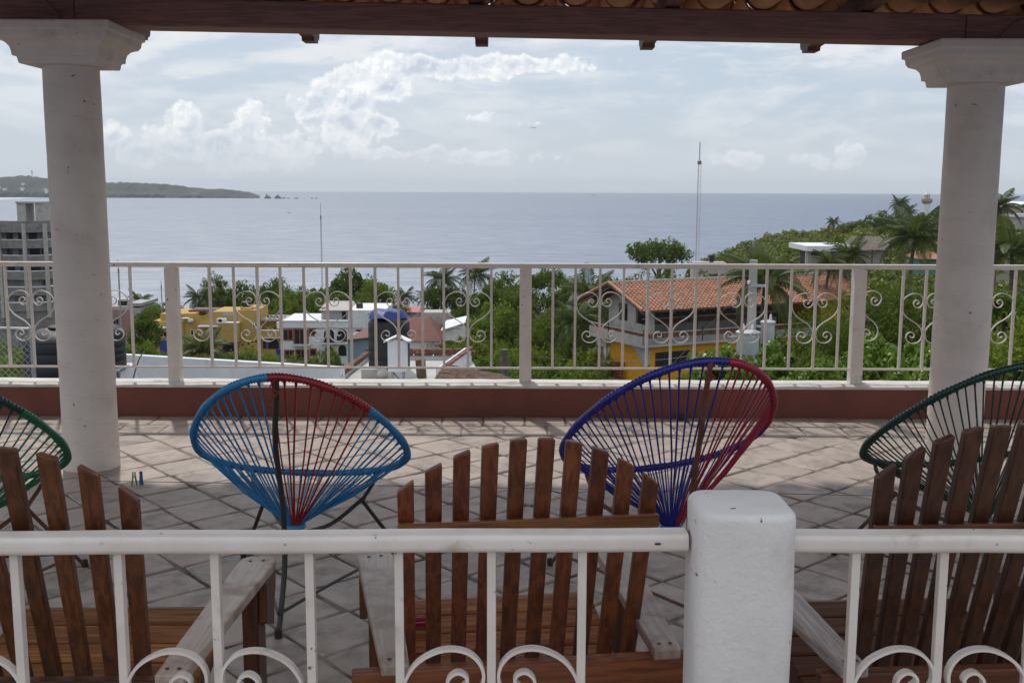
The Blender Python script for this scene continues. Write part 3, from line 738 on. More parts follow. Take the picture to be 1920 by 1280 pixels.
# ---- the hillside: one sheet falling to the shore, rising again to the point on the right
def interp(x, pts):
    if x <= pts[0][0]: return pts[0][1]
    for (a, c_), (d_, e_) in zip(pts, pts[1:]):
        if x <= d_: return c_+(e_-c_)*(x-a)/(d_-a)
    return pts[-1][1]
BASE = [(8, -5.6), (20, -7.5), (30, -9.5), (45, -12.5), (75, -16), (110, -20), (150, -24.5), (220, -29), (300, -35), (360, -40), (500, -46), (900, -70)]
RIDGEV = [(1180, 600), (1290, 505), (1340, 478), (1400, 452), (1480, 430), (1540, 430), (1600, 420), (1660, 407), (1720, 402), (1800, 398), (1900, 396), (2100, 392), (2600, 385)]
def ter(x, y):
    z = interp(y, BASE)
    u = 960+x/max(y, 1)*2000
    v = interp(u, RIDGEV)
    zr_ = 1.6-(v-355)/2000*430-3.0
    up = max(0, min(1, (y-120)/310)); up = up*up*(3-2*up)
    dn = max(0, min(1, (y-430)/190)); dn = dn*dn*(3-2*dn)
    sid = max(0, min(1, (u-1180)/150))
    zz = interp(120, BASE)+(zr_-interp(120, BASE))*up
    zz = zz*(1-dn)+(-50)*dn
    return max(z, zz*sid+(-80)*(1-sid)) if u > 1180 else z
land_m = mat('hillside_earth', (.055,.062,.024), .95, (.10,.085,.05), .12, 6, lo=.45, hi=.7, bump=.25, bscale=.8, space='World')
ys = [8, 9, 11, 14, 18, 23, 30, 40, 52, 66, 85, 105, 130, 160, 200, 240, 280, 310, 330, 345, 360, 380, 400, 415, 430, 450, 480, 520, 570, 640, 760, 900]
us = list(range(-1600, 3700, 40)); vs = []; fs = []; rg = random.Random(4)
for y in ys:
    for u in us:
        x = (u-960)/2000*y; vs.append((x, y, ter(x, y)+rg.uniform(-.012, .012)*min(y, 100)))
nu = len(us)
for i in range(len(ys)-1):
    for j in range(nu-1): a = i*nu+j; fs.append((a, a+1, a+nu+1, a+nu))
me = MB().add(vs, fs).mesh('hillside', land_m, True); tag(put('hillside', me), kind='structure')

# ---- leaves
def leafmat(name, c1, c2, tr=.3): return mat(name, c1, .55, c2, .35, 4, rnd=.24, trans=tr, lo=.3, hi=.7, spec=.12)
G_dark = leafmat('leaves_dark', (0.078,0.125,0.018), (0.117,0.163,0.022))
G_mid = leafmat('leaves_mid', (0.124,0.181,0.022), (0.163,0.206,0.026))
G_light = leafmat('leaves_light', (0.195,0.250,0.026), (0.156,0.206,0.022))
G_olive = leafmat('leaves_olive', (0.176,0.175,0.036), (0.137,0.144,0.028))
G_gloss = mat('leaves_glossy', (0.163,0.269,0.023), .36, (0.111,0.194,0.019), 1.2, 3, rnd=.06, trans=.25, spec=.4)
bark = mat('bark', (.15,.12,.095), .9, (.09,.07,.055), 6, bump=.01, bscale=20)
G_palm = mat('palm_leaf', (.058,.082,.024), .5, (.085,.105,.030), 1.5, 3, rnd=.15, trans=.2, spec=.25)
palm_bark = mat('palm_bark', (.17,.145,.12), .9, (.10,.085,.07), 9, stretch=(1,1,4), bump=.015, bscale=14)

def crown_arrays(seed, nclump, nleaf, leaf, flat=1., under=-.25, rag=.22, aspect=.55):
    r = np.random.default_rng(seed)
    # clumps over an uneven dome of unit radius (x,y in -1..1, z from under to 1*flat)
    d = r.normal(size=(nclump*4, 3)); d /= np.linalg.norm(d, axis=1)[:, None]
    d = d[d[:, 2] > under][:nclump]
    lump = 1+rag*(np.sin(d[:, 0]*3.1+seed)+np.sin(d[:, 1]*4.3+seed*2)+np.sin(d[:, 2]*5+seed))/2
    rad = (r.uniform(.45, .93, len(d)))*lump
    cen = d*rad[:, None]*np.array([1, 1, flat])
    cr = r.uniform(.13, .30, len(d))
    idx = r.integers(0, len(d), nleaf)
    o = r.normal(size=(nleaf, 3)); o /= np.linalg.norm(o, axis=1)[:, None]
    p = cen[idx]+o*(cr[idx]*r.uniform(.35, 1.0, nleaf)**.6)[:, None]*np.array([1, 1, .8])
    nrm = o*.7+r.normal(size=(nleaf, 3))*.55+np.array([0, 0, .55]); nrm /= np.linalg.norm(nrm, axis=1)[:, None]
    t_ = np.cross(nrm, r.normal(size=(nleaf, 3))); t_ /= np.linalg.norm(t_, axis=1)[:, None]
    b_ = np.cross(nrm, t_); L = leaf*r.uniform(.6, 1.3, nleaf)[:, None]; Wd = L*aspect
    fold = nrm*L*.12
    V = np.stack([p-t_*L*.5, p+b_*Wd*.5+fold, p+t_*L*.5, p-b_*Wd*.5+fold], 1).reshape(-1, 3)
    F = np.arange(nleaf*4).reshape(-1, 4)
    return V, F
def trunk_mesh(seed, mt=bark):
    r = random.Random(seed); m = MB()
    m.tube(smooth_path([(0, 0, 0), (r.uniform(-.03, .03), .02, .35), (r.uniform(-.06, .06), 0, .62), (r.uniform(-.08, .08), 0, .85)], 3), [.05-.032*i/9 for i in range(10)], 7)
    for k in range(6):
        a = r.uniform(0, 2*PI); z0 = r.uniform(.35, .65); l = r.uniform(.22, .38)
        m.tube([(0, 0, z0), (math.cos(a)*l*.5, math.sin(a)*l*.5, z0+.14), (math.cos(a)*l, math.sin(a)*l, z0+.22+r.uniform(0, .08))], [.022, .014, .006], 5)
    return m.mesh('trunk', mt, True)
trunks = [trunk_mesh(i) for i in range(3)]
CR = {}
def crown(kind, i):
    k = (kind, i)
    if k in CR: return CR[k]
    sp = {'dark': (80, 4200, .115, .85, G_dark), 'mid': (80, 4200, .115, .85, G_mid), 'light': (60, 3600, .11, .85, G_light), 'olive': (56, 2200, .10, .85, G_olive),
          'bush': (54, 3000, .115, .85, G_mid), 'lbush': (54, 3000, .115, .85, G_light), 'dbush': (54, 3000, .115, .85, G_dark),
          'gloss': (60, 3000, .145, .85, G_gloss), 'dense': (190, 15000, .052, .85, G_dark), 'spread': (90, 3600, .11, .5, G_dark), 'fern': (90, 6000, .075, .8, G_mid)}[kind]
    V, F = crown_arrays(hash(kind) % 97 if False else sum(map(ord, kind))*7+i, sp[0], sp[1], sp[2], sp[3], aspect=.75 if kind == 'gloss' else .5)
    CR[k] = fast_mesh('crown', V, F, sp[4]); return CR[k]
tcount = [0]
def tree(label, u, vt, Y, w, h, kind, group='trees on the slope below the terrace', name=None, cat=None):
    tcount[0] += 1; i = tcount[0]
    top = at(u, vt, Y); bushy = 'bush' in kind
    o = thing(name or ('shrub' if bushy else 'tree'), label, cat or ('shrub' if bushy else 'tree'), (top.x, top.y, top.z-h), i*2.39996 % (2*PI), group)
    ch = min(h*.62, w*.72)
    cz = h-ch*.98 if not bushy else h*.45
    sx = w/2/.98
    me = crown(kind, i % 3)
    if kind == 'spread': cz = h-w*.30
    c0 = cz if not bushy else h*.42
    put('crown', me, o, (0, 0, c0), None, (sx, sx, (h-c0)/(1.05*.85 if kind != 'spread' else .55)))
    put('trunk', trunks[i % 3], o, (0, 0, -1.5), None, (h*.8, h*.8, (h*.9+1.5)))
    return o
# ---- palms
def frond_mesh(seed, droop, nl=44, wid=.020):
    r = random.Random(seed); m = MB(); pts = []
    for i in range(13):
        q = i/12; pts.append(Vector((q*.92-.10*droop*q**3, r.uniform(-.004, .004)+.03*math.sin(q*2+seed)*q, .20*math.sin(q*1.6)-droop*q**2.2*.62)))
    m.tube(pts, [.012-.010*i/12 for i in range(13)], 4, caps=False)
    for i in range(nl):
        q = .12+.88*i/(nl-1); f = q*12; k = min(int(f), 11); p = pts[k].lerp(pts[k+1], f-k); tg = (pts[k+1]-pts[k]).normalized()
        L = .33*math.sin(PI*(.16+.80*q))**.8*r.uniform(.85, 1.1)
        for s_ in (-1, 1):
            sd = Vector((-tg.y, tg.x, 0)).normalized()*s_
            d1 = (sd*.78+tg*.55+Vector((0, 0, -.12))).normalized(); d2 = (sd*.45+tg*.5+Vector((0, 0, -.85-droop*.5))).normalized()
            mid = p+d1*L*.5; tip = mid+d2*L*.5; wv_ = tg*wid*.5
            m.add([p-wv_*.5, p+wv_*.5, mid+wv_, mid-wv_, tip], [(0, 1, 2, 3), (3, 2, 4)])
    return m.mesh('frond', G_palm)
fronds = [frond_mesh(i, (.25, .5, .75, 1.0, 1.35)[i % 5]) for i in range(10)]
ptr = []
for i in range(3):
    r = random.Random(i+40); m = MB(); pts = smooth_path([(0, 0, 0), (.02*r.uniform(-1, 1), .02, .3), (.05*r.uniform(-1, 1), 0, .65), (.0, 0, 1)], 5)
    m.tube(pts, [(.030-.012*k/15)*(1+.06*(k % 2)) for k in range(len(pts))], 8); ptr.append(m.mesh('trunk', palm_bark, True))
pc = [0]
def palm(label, u, vt, Y, R_, h, nf=21, lean=0, low=-.55, name='palm_tree', group='palm trees', z0=None):
    pc[0] += 1; i = pc[0]; r = random.Random(100+i)
    top = at(u, vt, Y); hub = top.z-R_*.62
    o = thing(name, label, 'palm tree', (top.x, top.y, hub-h), r.uniform(0, 6.28), group)
    put('trunk', ptr[i % 3], o, None, None, (h*.9 if h < 7 else 6.5, h*.9 if h < 7 else 6.5, h))
    for k in range(nf):
        q = (k+.5)/nf; elv = 1.25-q*(1.25-low); fm = fronds[(0, 5, 1, 6, 2, 7, 3, 8, 4, 9)[min(9, int(q*7+r.uniform(0, 3)))]]
        s_ = R_*r.uniform(.85, 1.1)
        put('frond', fm, o, (0, 0, h-.05), (r.uniform(-.25, .25), -elv*.75, k*2.39996+r.uniform(-.2, .2)), s_)
    return o

DK, MD, LT = 'dark', 'mid', 'light'
for a in [
 ('dark bushy tree beside the palm in the gap left of the railing post', 292, 562, 165, 6.5, 10, DK),
 ('mid green tree rising above the left black tank', 272, 588, 125, 4.6, 8, MD),
 ('low leafy tree just behind the white roof wall, right of the left column', 262, 636, 100, 4.2, 6, MD),
 ('slim tall tree with sparse dark top standing against the sea', 400, 510, 185, 4.4, 15, 'olive'),
 ('dark tree behind the yellow house, left of the slim tall one', 373, 568, 178, 4, 9, DK),
 ('dark rounded tree behind the middle of the yellow house', 446, 531, 185, 7.5, 12, DK),
 ('dark tree with loose top behind the yellow house tower', 415, 530, 190, 6, 12, DK),
 ('broad dark tree behind the yellow house and the white house', 512, 521, 190, 8, 13, DK),
 ('mid green tree behind the left end of the white house', 558, 533, 178, 7.5, 11, MD),
 ('dark tree behind the grey rooftop room of the white house', 608, 527, 185, 7, 12, DK),
 ('tallest tree above the white house, with a broad dense crown', 660, 500, 190, 10, 15, DK),
 ('large rounded tree right of the tallest one above the white house', 704, 520, 186, 7, 13, MD),
 ('dark tree filling the gap left of the tallest tree above the white house', 632, 540, 176, 6, 9, DK),
 ('mid green tree low between the yellow and the white house', 532, 556, 170, 6, 8, MD),
 ('dark tree behind the right wing of the yellow house', 482, 545, 176, 6.4, 9, DK),
 ('olive tree behind the left end of the yellow house', 338, 574, 172, 5, 8, 'olive'),
 ('mid green tree low behind the white house water tank', 690, 552, 168, 5.4, 8, MD),
 ('dark tree with broad crown low behind the grey rooftop room', 586, 556, 168, 7, 9, DK),
 ('dark leafy tree between the tarp covered tank and the pink sheet roof', 728, 560, 162, 6, 9, DK),
 ('dark tree low right of the coconut palm', 915, 530, 178, 7.5, 11, DK),
 ('mid green tree at the shore right of the middle post', 1080, 522, 160, 7, 10, MD),
 ('dark tree in the gap left of the palm leaning over the bushes', 1062, 560, 104, 5.2, 9, DK),
 ('olive brown bushy tree over the blue tarp of the water tank', 748, 568, 150, 6.4, 9, 'olive'),
 ('dark tree behind the red roofed sheds', 792, 578, 160, 6, 8, DK),
 ('dark tree below the tall pair of palms, left', 838, 522, 188, 7, 13, DK),
 ('dark rounded tree below the tall pair of palms, right', 868, 560, 160, 7.5, 10, DK),
 ('bluish dark tree left of the middle railing post', 942, 509, 190, 8.5, 12, DK),
 ('dark tree directly behind the middle railing post', 985, 524, 160, 7, 11, DK),
 ('tall dark tree with flat layered crown right of the middle post', 1026, 504, 145, 6.5, 13, 'spread'),
 ('dark tree with heavy crown left of the tiled house', 1060, 526, 125, 6.0, 12, DK),
 ('dark tree lower on the slope left of the tiled house', 1036, 566, 112, 5.4, 10, DK),
 ('leafy tree touching the balcony of the tiled house', 1092, 572, 92, 4.0, 9, MD),
 ('tree behind the ridge of the tiled house at its left end', 1150, 504, 150, 8, 12, MD),
 ('tree with pale top behind the tiled roof', 1205, 496, 160, 8, 12, 'olive'),
 ('tree behind the middle of the tiled roof', 1262, 500, 172, 9, 11, MD),
 ('lone dark tree with flat spreading crown rising against the sea', 1236, 444, 262, 15, 17, 'spread'),
 ('low tree at the shore beside the lone spreading tree', 1312, 484, 250, 7, 8, DK),
 ('olive tree on the slope right of the tall mast', 1372, 466, 260, 11, 9, 'olive'),
 ('dark tree below the shoulder of the hill', 1350, 498, 150, 7, 9, DK),
 ('tree behind the utility pole and its palm', 1480, 478, 150, 8, 9, MD),
 ('tree standing behind the flat white roof', 1540, 440, 200, 9, 9, LT),
 ('round dark tree on the crest of the hill', 1652, 391, 400, 19, 13, DK),
 ('dark tree on the crest left of the two small palms', 1612, 404, 400, 15, 10, DK),
 ('pale bushy tree on the crest farther left', 1565, 414, 400, 14, 9, 'olive'),
 ('yellowish tree on the face of the hill', 1600, 434, 330, 12, 8, LT),
 ('light green tree on the hill above the flat white roof', 1500, 446, 300, 12, 8, LT),
 ('dark tree on the crest right of the lighthouse', 1756, 388, 390, 13, 10, DK),
 ('tree on the crest below the lighthouse', 1718, 394, 390, 12, 9, MD),
 ('huge dark tree with a dense fine leaved dome behind the right railing post', 1690, 508, 46, 8.2, 8, 'dense'),
 ('dark fine leaved tree at the left foot of the huge dome', 1565, 568, 44, 3.6, 6, 'dense'),
 ('feathery green tree filling the gap right of the right column', 1905, 560, 38, 4.6, 6, 'fern'),
 ('feathery tree beyond the foot of the right column', 1840, 600, 40, 3.4, 5, 'fern'),
 ('feathery sprig of a tree between the glossy trees', 1545, 640, 38, 2.4, 4, 'fern'),
 ('glossy broad leaved tree in front of the tiled house balcony', 1352, 634, 33, 1.9, 4, 'gloss'),
 ('glossy broad leaved tree at the foot of the utility pole', 1452, 640, 31, 1.9, 4, 'gloss'),
 ('glossy broad leaved tree low between the pole and the right post', 1515, 668, 29, 1.8, 4, 'gloss'),
 ('glossy broad leaved tree just left of the right post', 1580, 652, 32, 1.8, 4, 'gloss'),
 ('glossy broad leaved tree just right of the right post', 1652, 624, 33, 2.2, 5, 'gloss'),
 ('glossy broad leaved tree left of the right column', 1722, 640, 31, 2.0, 4.5, 'gloss'),
 ('glossy tree top lowest behind the parapet near the right post', 1690, 680, 27, 1.7, 4, 'gloss'),
 ('glossy tree top above the red side of the navy chair', 1395, 672, 29, 1.7, 4, 'gloss'),
 ('dark tree in shade under the glossy trees, right of the pole', 1490, 622, 42, 3.4, 6, DK),
 ('dark tree behind the pole transformers', 1440, 610, 48, 3.6, 7, DK),
 ('dark green tree beyond the right column at the picture edge', 1900, 505, 60, 5, 8, DK),
 ('mid green tree in front of the white house, bright and round', 615, 650, 112, 3.4, 5, LT),
 ]: tree(*a)
CN = {'bush': 'mid green', 'lbush': 'yellow green', 'dbush': 'dark green'}
for (u, v, Y, w, h, kd, where) in [
 (830, 604, 118, 6, 7, 'bush', 'right of the white roofed shed'), (872, 588, 126, 6.5, 7, 'lbush', 'above the white roofed shed, under the tall palms'), (920, 566, 132, 8, 8, 'lbush', 'broadest and highest, left of the middle railing post'), (962, 572, 124, 6, 7, 'bush', 'high up, touching the middle railing post from the left'), (1005, 600, 108, 5.5, 7, 'bush', 'just right of the middle railing post, under the layered tree'),
 (850, 632, 100, 5, 6, 'bush', 'below the white roofed shed'), (900, 622, 104, 5.6, 6, 'lbush', 'over the right end of the brick edged roof'), (950, 628, 96, 5.4, 6, 'lbush', 'left of the middle post, above the weathered stump'), (1000, 640, 88, 5, 6, 'bush', 'right beside the middle post at half its height'), (1050, 622, 92, 5.2, 6, 'dbush', 'under the heavy crowned tree left of the tiled house'), (1096, 640, 80, 4.4, 5, 'lbush', 'under the balcony corner of the tiled house'),
 (890, 660, 80, 4.4, 5, 'bush', 'just beyond the brick coping'), (935, 665, 74, 4.2, 5, 'bush', 'directly behind the weathered stump'), (985, 676, 68, 4.2, 5, 'bush', 'behind the lower part of the middle post'), (1035, 668, 70, 4.4, 5, 'dbush', 'by the bundle of wires right of the middle post'), (1085, 682, 60, 4, 5, 'bush', 'left of the porch rail of the tiled house'), (1130, 690, 58, 3.2, 4, 'dbush', 'below the porch of the tiled house'),
 (905, 694, 58, 3.4, 4, 'bush', 'over the old tiled canopy'), (955, 700, 54, 3.4, 4, 'dbush', 'at the foot of the weathered stump'), (1010, 706, 50, 3.2, 4, 'bush', 'lowest, at the foot of the middle post'), (1060, 712, 46, 3, 4, 'dbush', 'low above the parapet between middle post and tiled house'),
 (292, 664, 110, 3, 3, 'bush', 'left of the left railing post above the white wall'), (318, 655, 130, 3.2, 3.4, 'lbush', 'behind the left railing post'), (440, 656, 128, 4, 4, 'bush', 'right of the young palm before the yellow house'), (468, 650, 132, 4, 4, 'lbush', 'in front of the tower of the yellow house'), (505, 662, 128, 4.2, 4, 'bush', 'before the right wing of the yellow house'), (545, 668, 122, 3.6, 3, 'lbush', 'under the left window of the white house'), (582, 670, 116, 3, 3, 'bush', 'left of the round bright tree before the white house'), (410, 664, 120, 3.6, 3.6, 'dbush', 'at the foot of the young palm'),
 (820, 640, 112, 5, 5, 'lbush', 'right of the red hipped roof'), (785, 640, 118, 4.4, 5, 'bush', 'hiding the foot of the red hipped shed'), (800, 655, 95, 3.4, 4, 'lbush', 'above the brick edge behind the water tank'),
 (20, 640, 34, 3, 4, 'lbush', 'behind the chain link fence'), (-10, 660, 26, 2.4, 3, 'bush', 'at the far left edge behind the fence'), (48, 655, 38, 2.4, 4, 'dbush', 'between the fence and the big black tank'), (95, 640, 80, 4, 5, 'bush', 'behind the big black tank'), (1600, 690, 26, 1.4, 3, 'bush', 'behind the foot of the right railing post'), (1210, 714, 44, 2.6, 3, 'bush', 'low before the amber wall, left'), (1270, 708, 40, 2.6, 3, 'dbush', 'low before the amber wall, under the dark window'), (1330, 694, 37, 2.2, 3, 'bush', 'low before the amber wall, right end')]:
    tree(CN[kd]+' shrub '+where, u, v, Y, w, h, kd, group='shrubs of the thicket')
for a in [
 ('palm at the left, its head beside the dark bushy tree', 262, 551, 172, 3.0, 8),
 ('palm standing against the sea just right of the left railing post', 372, 540, 172, 3.4, 9),
 ('left one of the small palms against the sea above the red roofs', 757, 541, 205, 3.2, 7),
 ('right one of the small palms against the sea above the red roofs', 802, 540, 200, 3.2, 7),
 ('tall dark palm left of the coconut palm', 828, 500, 192, 4.2, 12),
 ('coconut palm with yellowing fronds reaching the handrail', 889, 488, 200, 4.8, 13),
 ('palm leaning over the bushes left of the tiled house', 1102, 508, 112, 4.4, 9),
 ('palm beside the balcony corner of the tiled house', 1082, 560, 86, 3.2, 8),
 ('large palm behind the utility pole, covering the tiled roof', 1436, 462, 58, 3.0, 8),
 ('big palm with long drooping fronds left of the right column', 1716, 386, 80, 3.5, 10),
 ('low palm beside the flat white roof', 1592, 441, 88, 2.4, 7),
 ('low palm left of the big drooping one', 1556, 462, 84, 2.2, 6),
 ('tall slender palm on the crest of the hill', 1686, 362, 380, 4.6, 9),
 ('short palm right of the slender one on the crest', 1702, 378, 360, 4.2, 6),
 ('tiny palm alone on the face of the hill', 1561, 402, 380, 3.4, 5),
 ('palm high at the right edge of the right column', 1872, 352, 110, 2.8, 9),
 ('big palm with hanging fronds beyond the right column', 1900, 402, 66, 3.2, 9),
 ('young palm with upright fronds in front of the yellow house', 378, 626, 74, 2.3, 1.2)]:
    palm(*a, low=(-.2 if 'young' in a[0] else -.6))

# scrub on the face of the hill: nobody could count it
r = np.random.default_rng(5); Vs = []; Fs = []; off = 0
protos = [crown_arrays(500+i, 16, 150, .30, .7, -.1) for i in range(4)]
cnt = 0
while cnt < 1150:
    u = r.uniform(1285, 2150); y = r.uniform(150, 470); x = (u-960)/2000*y
    if r.random() > (y/470)**1.3: continue
    z = ter(x, y)
    if z < -36: continue
    V, F = protos[cnt % 4]; s_ = r.uniform(1.8, 4.2); a = r.uniform(0, 6.28); c_, d_ = math.cos(a), math.sin(a)
    W_ = np.c_[V[:, 0]*c_-V[:, 1]*d_, V[:, 0]*d_+V[:, 1]*c_, V[:, 2]*1.0]*s_+np.array([x, y, z+.3*s_])
    Vs.append(W_); Fs.append(F+off); off += len(V); cnt += 1
scrub = mat('scrub_leaves', (0.195,0.219,0.032), .6, (0.111,0.150,0.022), .045, 5, space='World', lo=.36, hi=.62, trans=.2, dirt=(.17,.15,.075), dscale=.03, dlo=.55, dhi=.72)
tag(put('hill_scrub', fast_mesh('hill_scrub', np.concatenate(Vs), np.concatenate(Fs), scrub)), kind='stuff')
# undergrowth over the slope between the buildings
Vs = []; Fs = []; off = 0; cnt = 0
while cnt < 900:
    y = 20+r.random()**1.0*290; u = r.uniform(-250, 1900); x = (u-960)/2000*y
    if y < 34 and -13 < x < 1: continue
    if 62 < y < 95 and 4 < x < 32: continue
    if 140 < y < 175 and -62 < x < -16: continue
    z = ter(x, y); V, F = protos[cnt % 4]; s_ = r.uniform(.8, 1.5)*(1+y/220); a = r.uniform(0, 6.28); c_, d_ = math.cos(a), math.sin(a)
    Vs.append(np.c_[V[:, 0]*c_-V[:, 1]*d_, V[:, 0]*d_+V[:, 1]*c_, V[:, 2]]*s_+np.array([x, y, z+.25*s_])); Fs.append(F+off); off += len(V); cnt += 1
under = mat('undergrowth_leaves', (0.124,0.175,0.022), .6, (0.169,0.206,0.026), .06, 5, space='World', lo=.36, hi=.62, trans=.2)
tag(put('undergrowth', fast_mesh('undergrowth', np.concatenate(Vs), np.concatenate(Fs), under)), kind='stuff')

# ---- far headland, beach, surf
HY = 4300
hl = [(-700, 320), (-400, 325), (-200, 333), (-60, 340), (0, 338), (40, 337), (58, 335), (95, 340), (150, 345), (200, 347), (250, 347), (300, 348), (345, 353), (385, 357), (420, 358), (450, 361), (470, 364), (486, 369), (494, 372)]
head_m = mat('headland_scrub', (.026,.034,.027), .95, (.058,.057,.046), .012, 7, space='World', lo=.4, hi=.64, bump=3, bscale=.03, dirt=(.15,.125,.095), dscale=.006, dlo=.6, dhi=.72)
vs = []; fs = []; rg = random.Random(9); us = list(range(-700, 495, 7)); prof = ((-.02, 0), (.22, .05), (.45, .25), (.7, .4), (.9, .55), (1, .72), (.8, 1.1), (0, 1.6))
for u in us:
    v = interp(u, hl); zt_ = at(u, v, HY).z-SEA
    zt_ *= 1+rg.uniform(-.03, .03)
    for (k, dd) in prof:
        y = HY-40+dd*260; x = (u-960)/2000*y
        vs.append((x, y+rg.uniform(-8, 8), SEA+zt_*k+rg.uniform(-2.4, 2.4)*(0 < k < 1.1)))
np_ = len(prof)
for i in range(len(us)-1):
    for j in range(np_-1): a = i*np_+j; fs.append((a, a+np_, a+np_+1, a+1))
me = MB().add(vs, fs).mesh('headland', head_m, False); tag(put('headland', me), kind='structure')
rock_m = mat('rock', (.10,.085,.07), .9, (.06,.05,.042), .05, 5, space='World', bump=1, bscale=.2)
def rock(label, u, w, h):
    p = at(u, 372, HY-120); r_ = random.Random(u); m = MB(); k = 10; vs = [(0, 0, h)]; fs = []
    for (z, s_) in ((.8, .35), (.45, .75), (-.05, 1)):
        vs += [(math.cos(2*PI*j/k)*w/2*s_*r_.uniform(.8, 1.15), math.sin(2*PI*j/k)*w/2*s_*r_.uniform(.8, 1.15), h*z*r_.uniform(.85, 1.1)) for j in range(k)]
    fs = [(0, 1+j, 1+(j+1) % k) for j in range(k)]+[(1+i*k+j, 1+i*k+(j+1) % k, 1+(i+1)*k+(j+1) % k, 1+(i+1)*k+j)[::-1] for i in range(2) for j in range(k)]
    o = m.add(vs, fs).build('sea_rock', rock_m); o.location = (p.x, p.y, SEA); return tag(o, label, 'rock', 'rocks off the headland')
rock('largest dark rock off the tip of the headland', 519, 30, 15); rock('steep rock joined to the tip of the headland, with a pinnacle', 500, 30, 13); rock('slim rock pinnacle at the tip of the headland', 498, 8, 21)
rock('low rock right of the largest rock', 530, 22, 5); rock('second low rock right of the largest rock', 539, 12, 4); rock('single low rock farther out from the headland', 554, 22, 5)
rock('left one of the last two specks of rock', 583, 12, 4); rock('right one of the last two specks of rock', 591, 14, 4)
beach_m = mat('beach_sand', (.46,.40,.33), .9); surf_m = mat('surf_foam', (.62,.64,.65), .7, (.34,.38,.41), .03, 5, space='World', stretch=(.25, 1, 1), lo=.4, hi=.7)
def strip(name, pts, mt, z):
    lo = [ (ground(u, v0, z)) for u, v0, v1 in pts]; hi_ = [ground(u, v1, z) for u, v0, v1 in pts]; n = len(pts)
    return tag(MB().add(lo+hi_, [(i, i+1, n+i+1, n+i) for i in range(n-1)]).build(name, mt), kind='structure')
strip('beach', [(-700, 383, 371.5), (-300, 379, 371.5), (0, 376.5, 371), (60, 374.4, 371), (140, 373.2, 371.2), (300, 372.6, 371.4), (420, 372.2, 371.6)], beach_m, SEA+.5)
strip('surf', [(-700, 392, 381), (-300, 387, 378), (0, 381.5, 376.2), (60, 377.5, 374.4), (100, 375.2, 373.6), (200, 374.0, 373.1)], surf_m, SEA+.25)
hw = mat('far_wall', (.62,.60,.57), .8, rnd=.2)
rg = random.Random(12)
for k in range(16):
    u = rg.uniform(-60, 92); v = rg.uniform(350, 366); p = at(u, v, HY+70-(v-350)*5); s_ = rg.uniform(4, 9); m = MB(); m.box(-s_, s_, -5, 5, -8, rg.uniform(2, 4))
    tag(m.build('far_house', hw, loc=(p.x, p.y-22, p.z)), 'tiny pale house dotted over the far headland', 'house', 'tiny pale houses on the far headland')
p = at(58, 334, HY+90); m = MB(); m.box(-1.2, 1.2, -1.2, 1.2, -6, 18); m.box(-5, 5, -1.2, 1.2, 10, 12.4)
tag(m.build('hilltop_cross', mat('cross_grey', (.35,.35,.35), .8), loc=(p.x, p.y, p.z)), 'tiny grey cross on top of the far headland', 'cross')

# ---- masts
steel_g = mat('galvanised_steel', (.42,.42,.42), .45, (.34,.34,.34), 8, metal=.4)
def mast(label, u, vtop, Y, wdt, h, lat=True, red=False):
    t_ = at(u, vtop, Y); o = thing('radio_mast', label, 'mast', (t_.x, t_.y, t_.z-h))
    m = MB(); hh = h*.86
    if lat:
        for k in range(3):
            a = k*2*PI/3; m.tube([(math.cos(a)*wdt/2, math.sin(a)*wdt/2, 0), (math.cos(a)*wdt/2, math.sin(a)*wdt/2, hh)], .035, 4)
        nz = int(hh/ (wdt*1.4))
        for i in range(nz):
            for k in range(3):
                a = k*2*PI/3; c2 = (k+1)*2*PI/3; z0 = hh*i/nz; z1 = hh*(i+1)/nz
                m.tube([(math.cos(a)*wdt/2, math.sin(a)*wdt/2, z0), (math.cos(c2)*wdt/2, math.sin(c2)*wdt/2, z1)], .02, 3)
    else: m.tube([(0, 0, 0), (0, 0, hh)], wdt/2, 6)
    m.build('mast_body', mat('mast_paint', (.50,.42,.40), .5) if red else steel_g, o)
    m = MB(); m.tube([(0, 0, hh), (0, 0, h)], wdt*.10+.03, 5); m.build('antenna', steel_g, o)
    m = MB(); m.lathe([(.3*wdt, hh-.4), (wdt*.55, hh-.2), (wdt*.55, hh+.3), (.2*wdt, hh+.5)], 8); m.build('beacon', mat('beacon_grey', (.2,.2,.2), .5), o, True)
    return o
mast('tall lattice radio mast rising over the horizon on the right', 1310, 264, 240, .85, 32, True, True)
mast('thin lattice mast standing against the sea in the middle left', 599, 384, 260, .32, 24)
mast('thin pole antenna just right of the left column', 220, 492, 150, .22, 12, False)
mast('faint pole antenna left of the left railing post', 301, 530, 160, .16, 8, False)
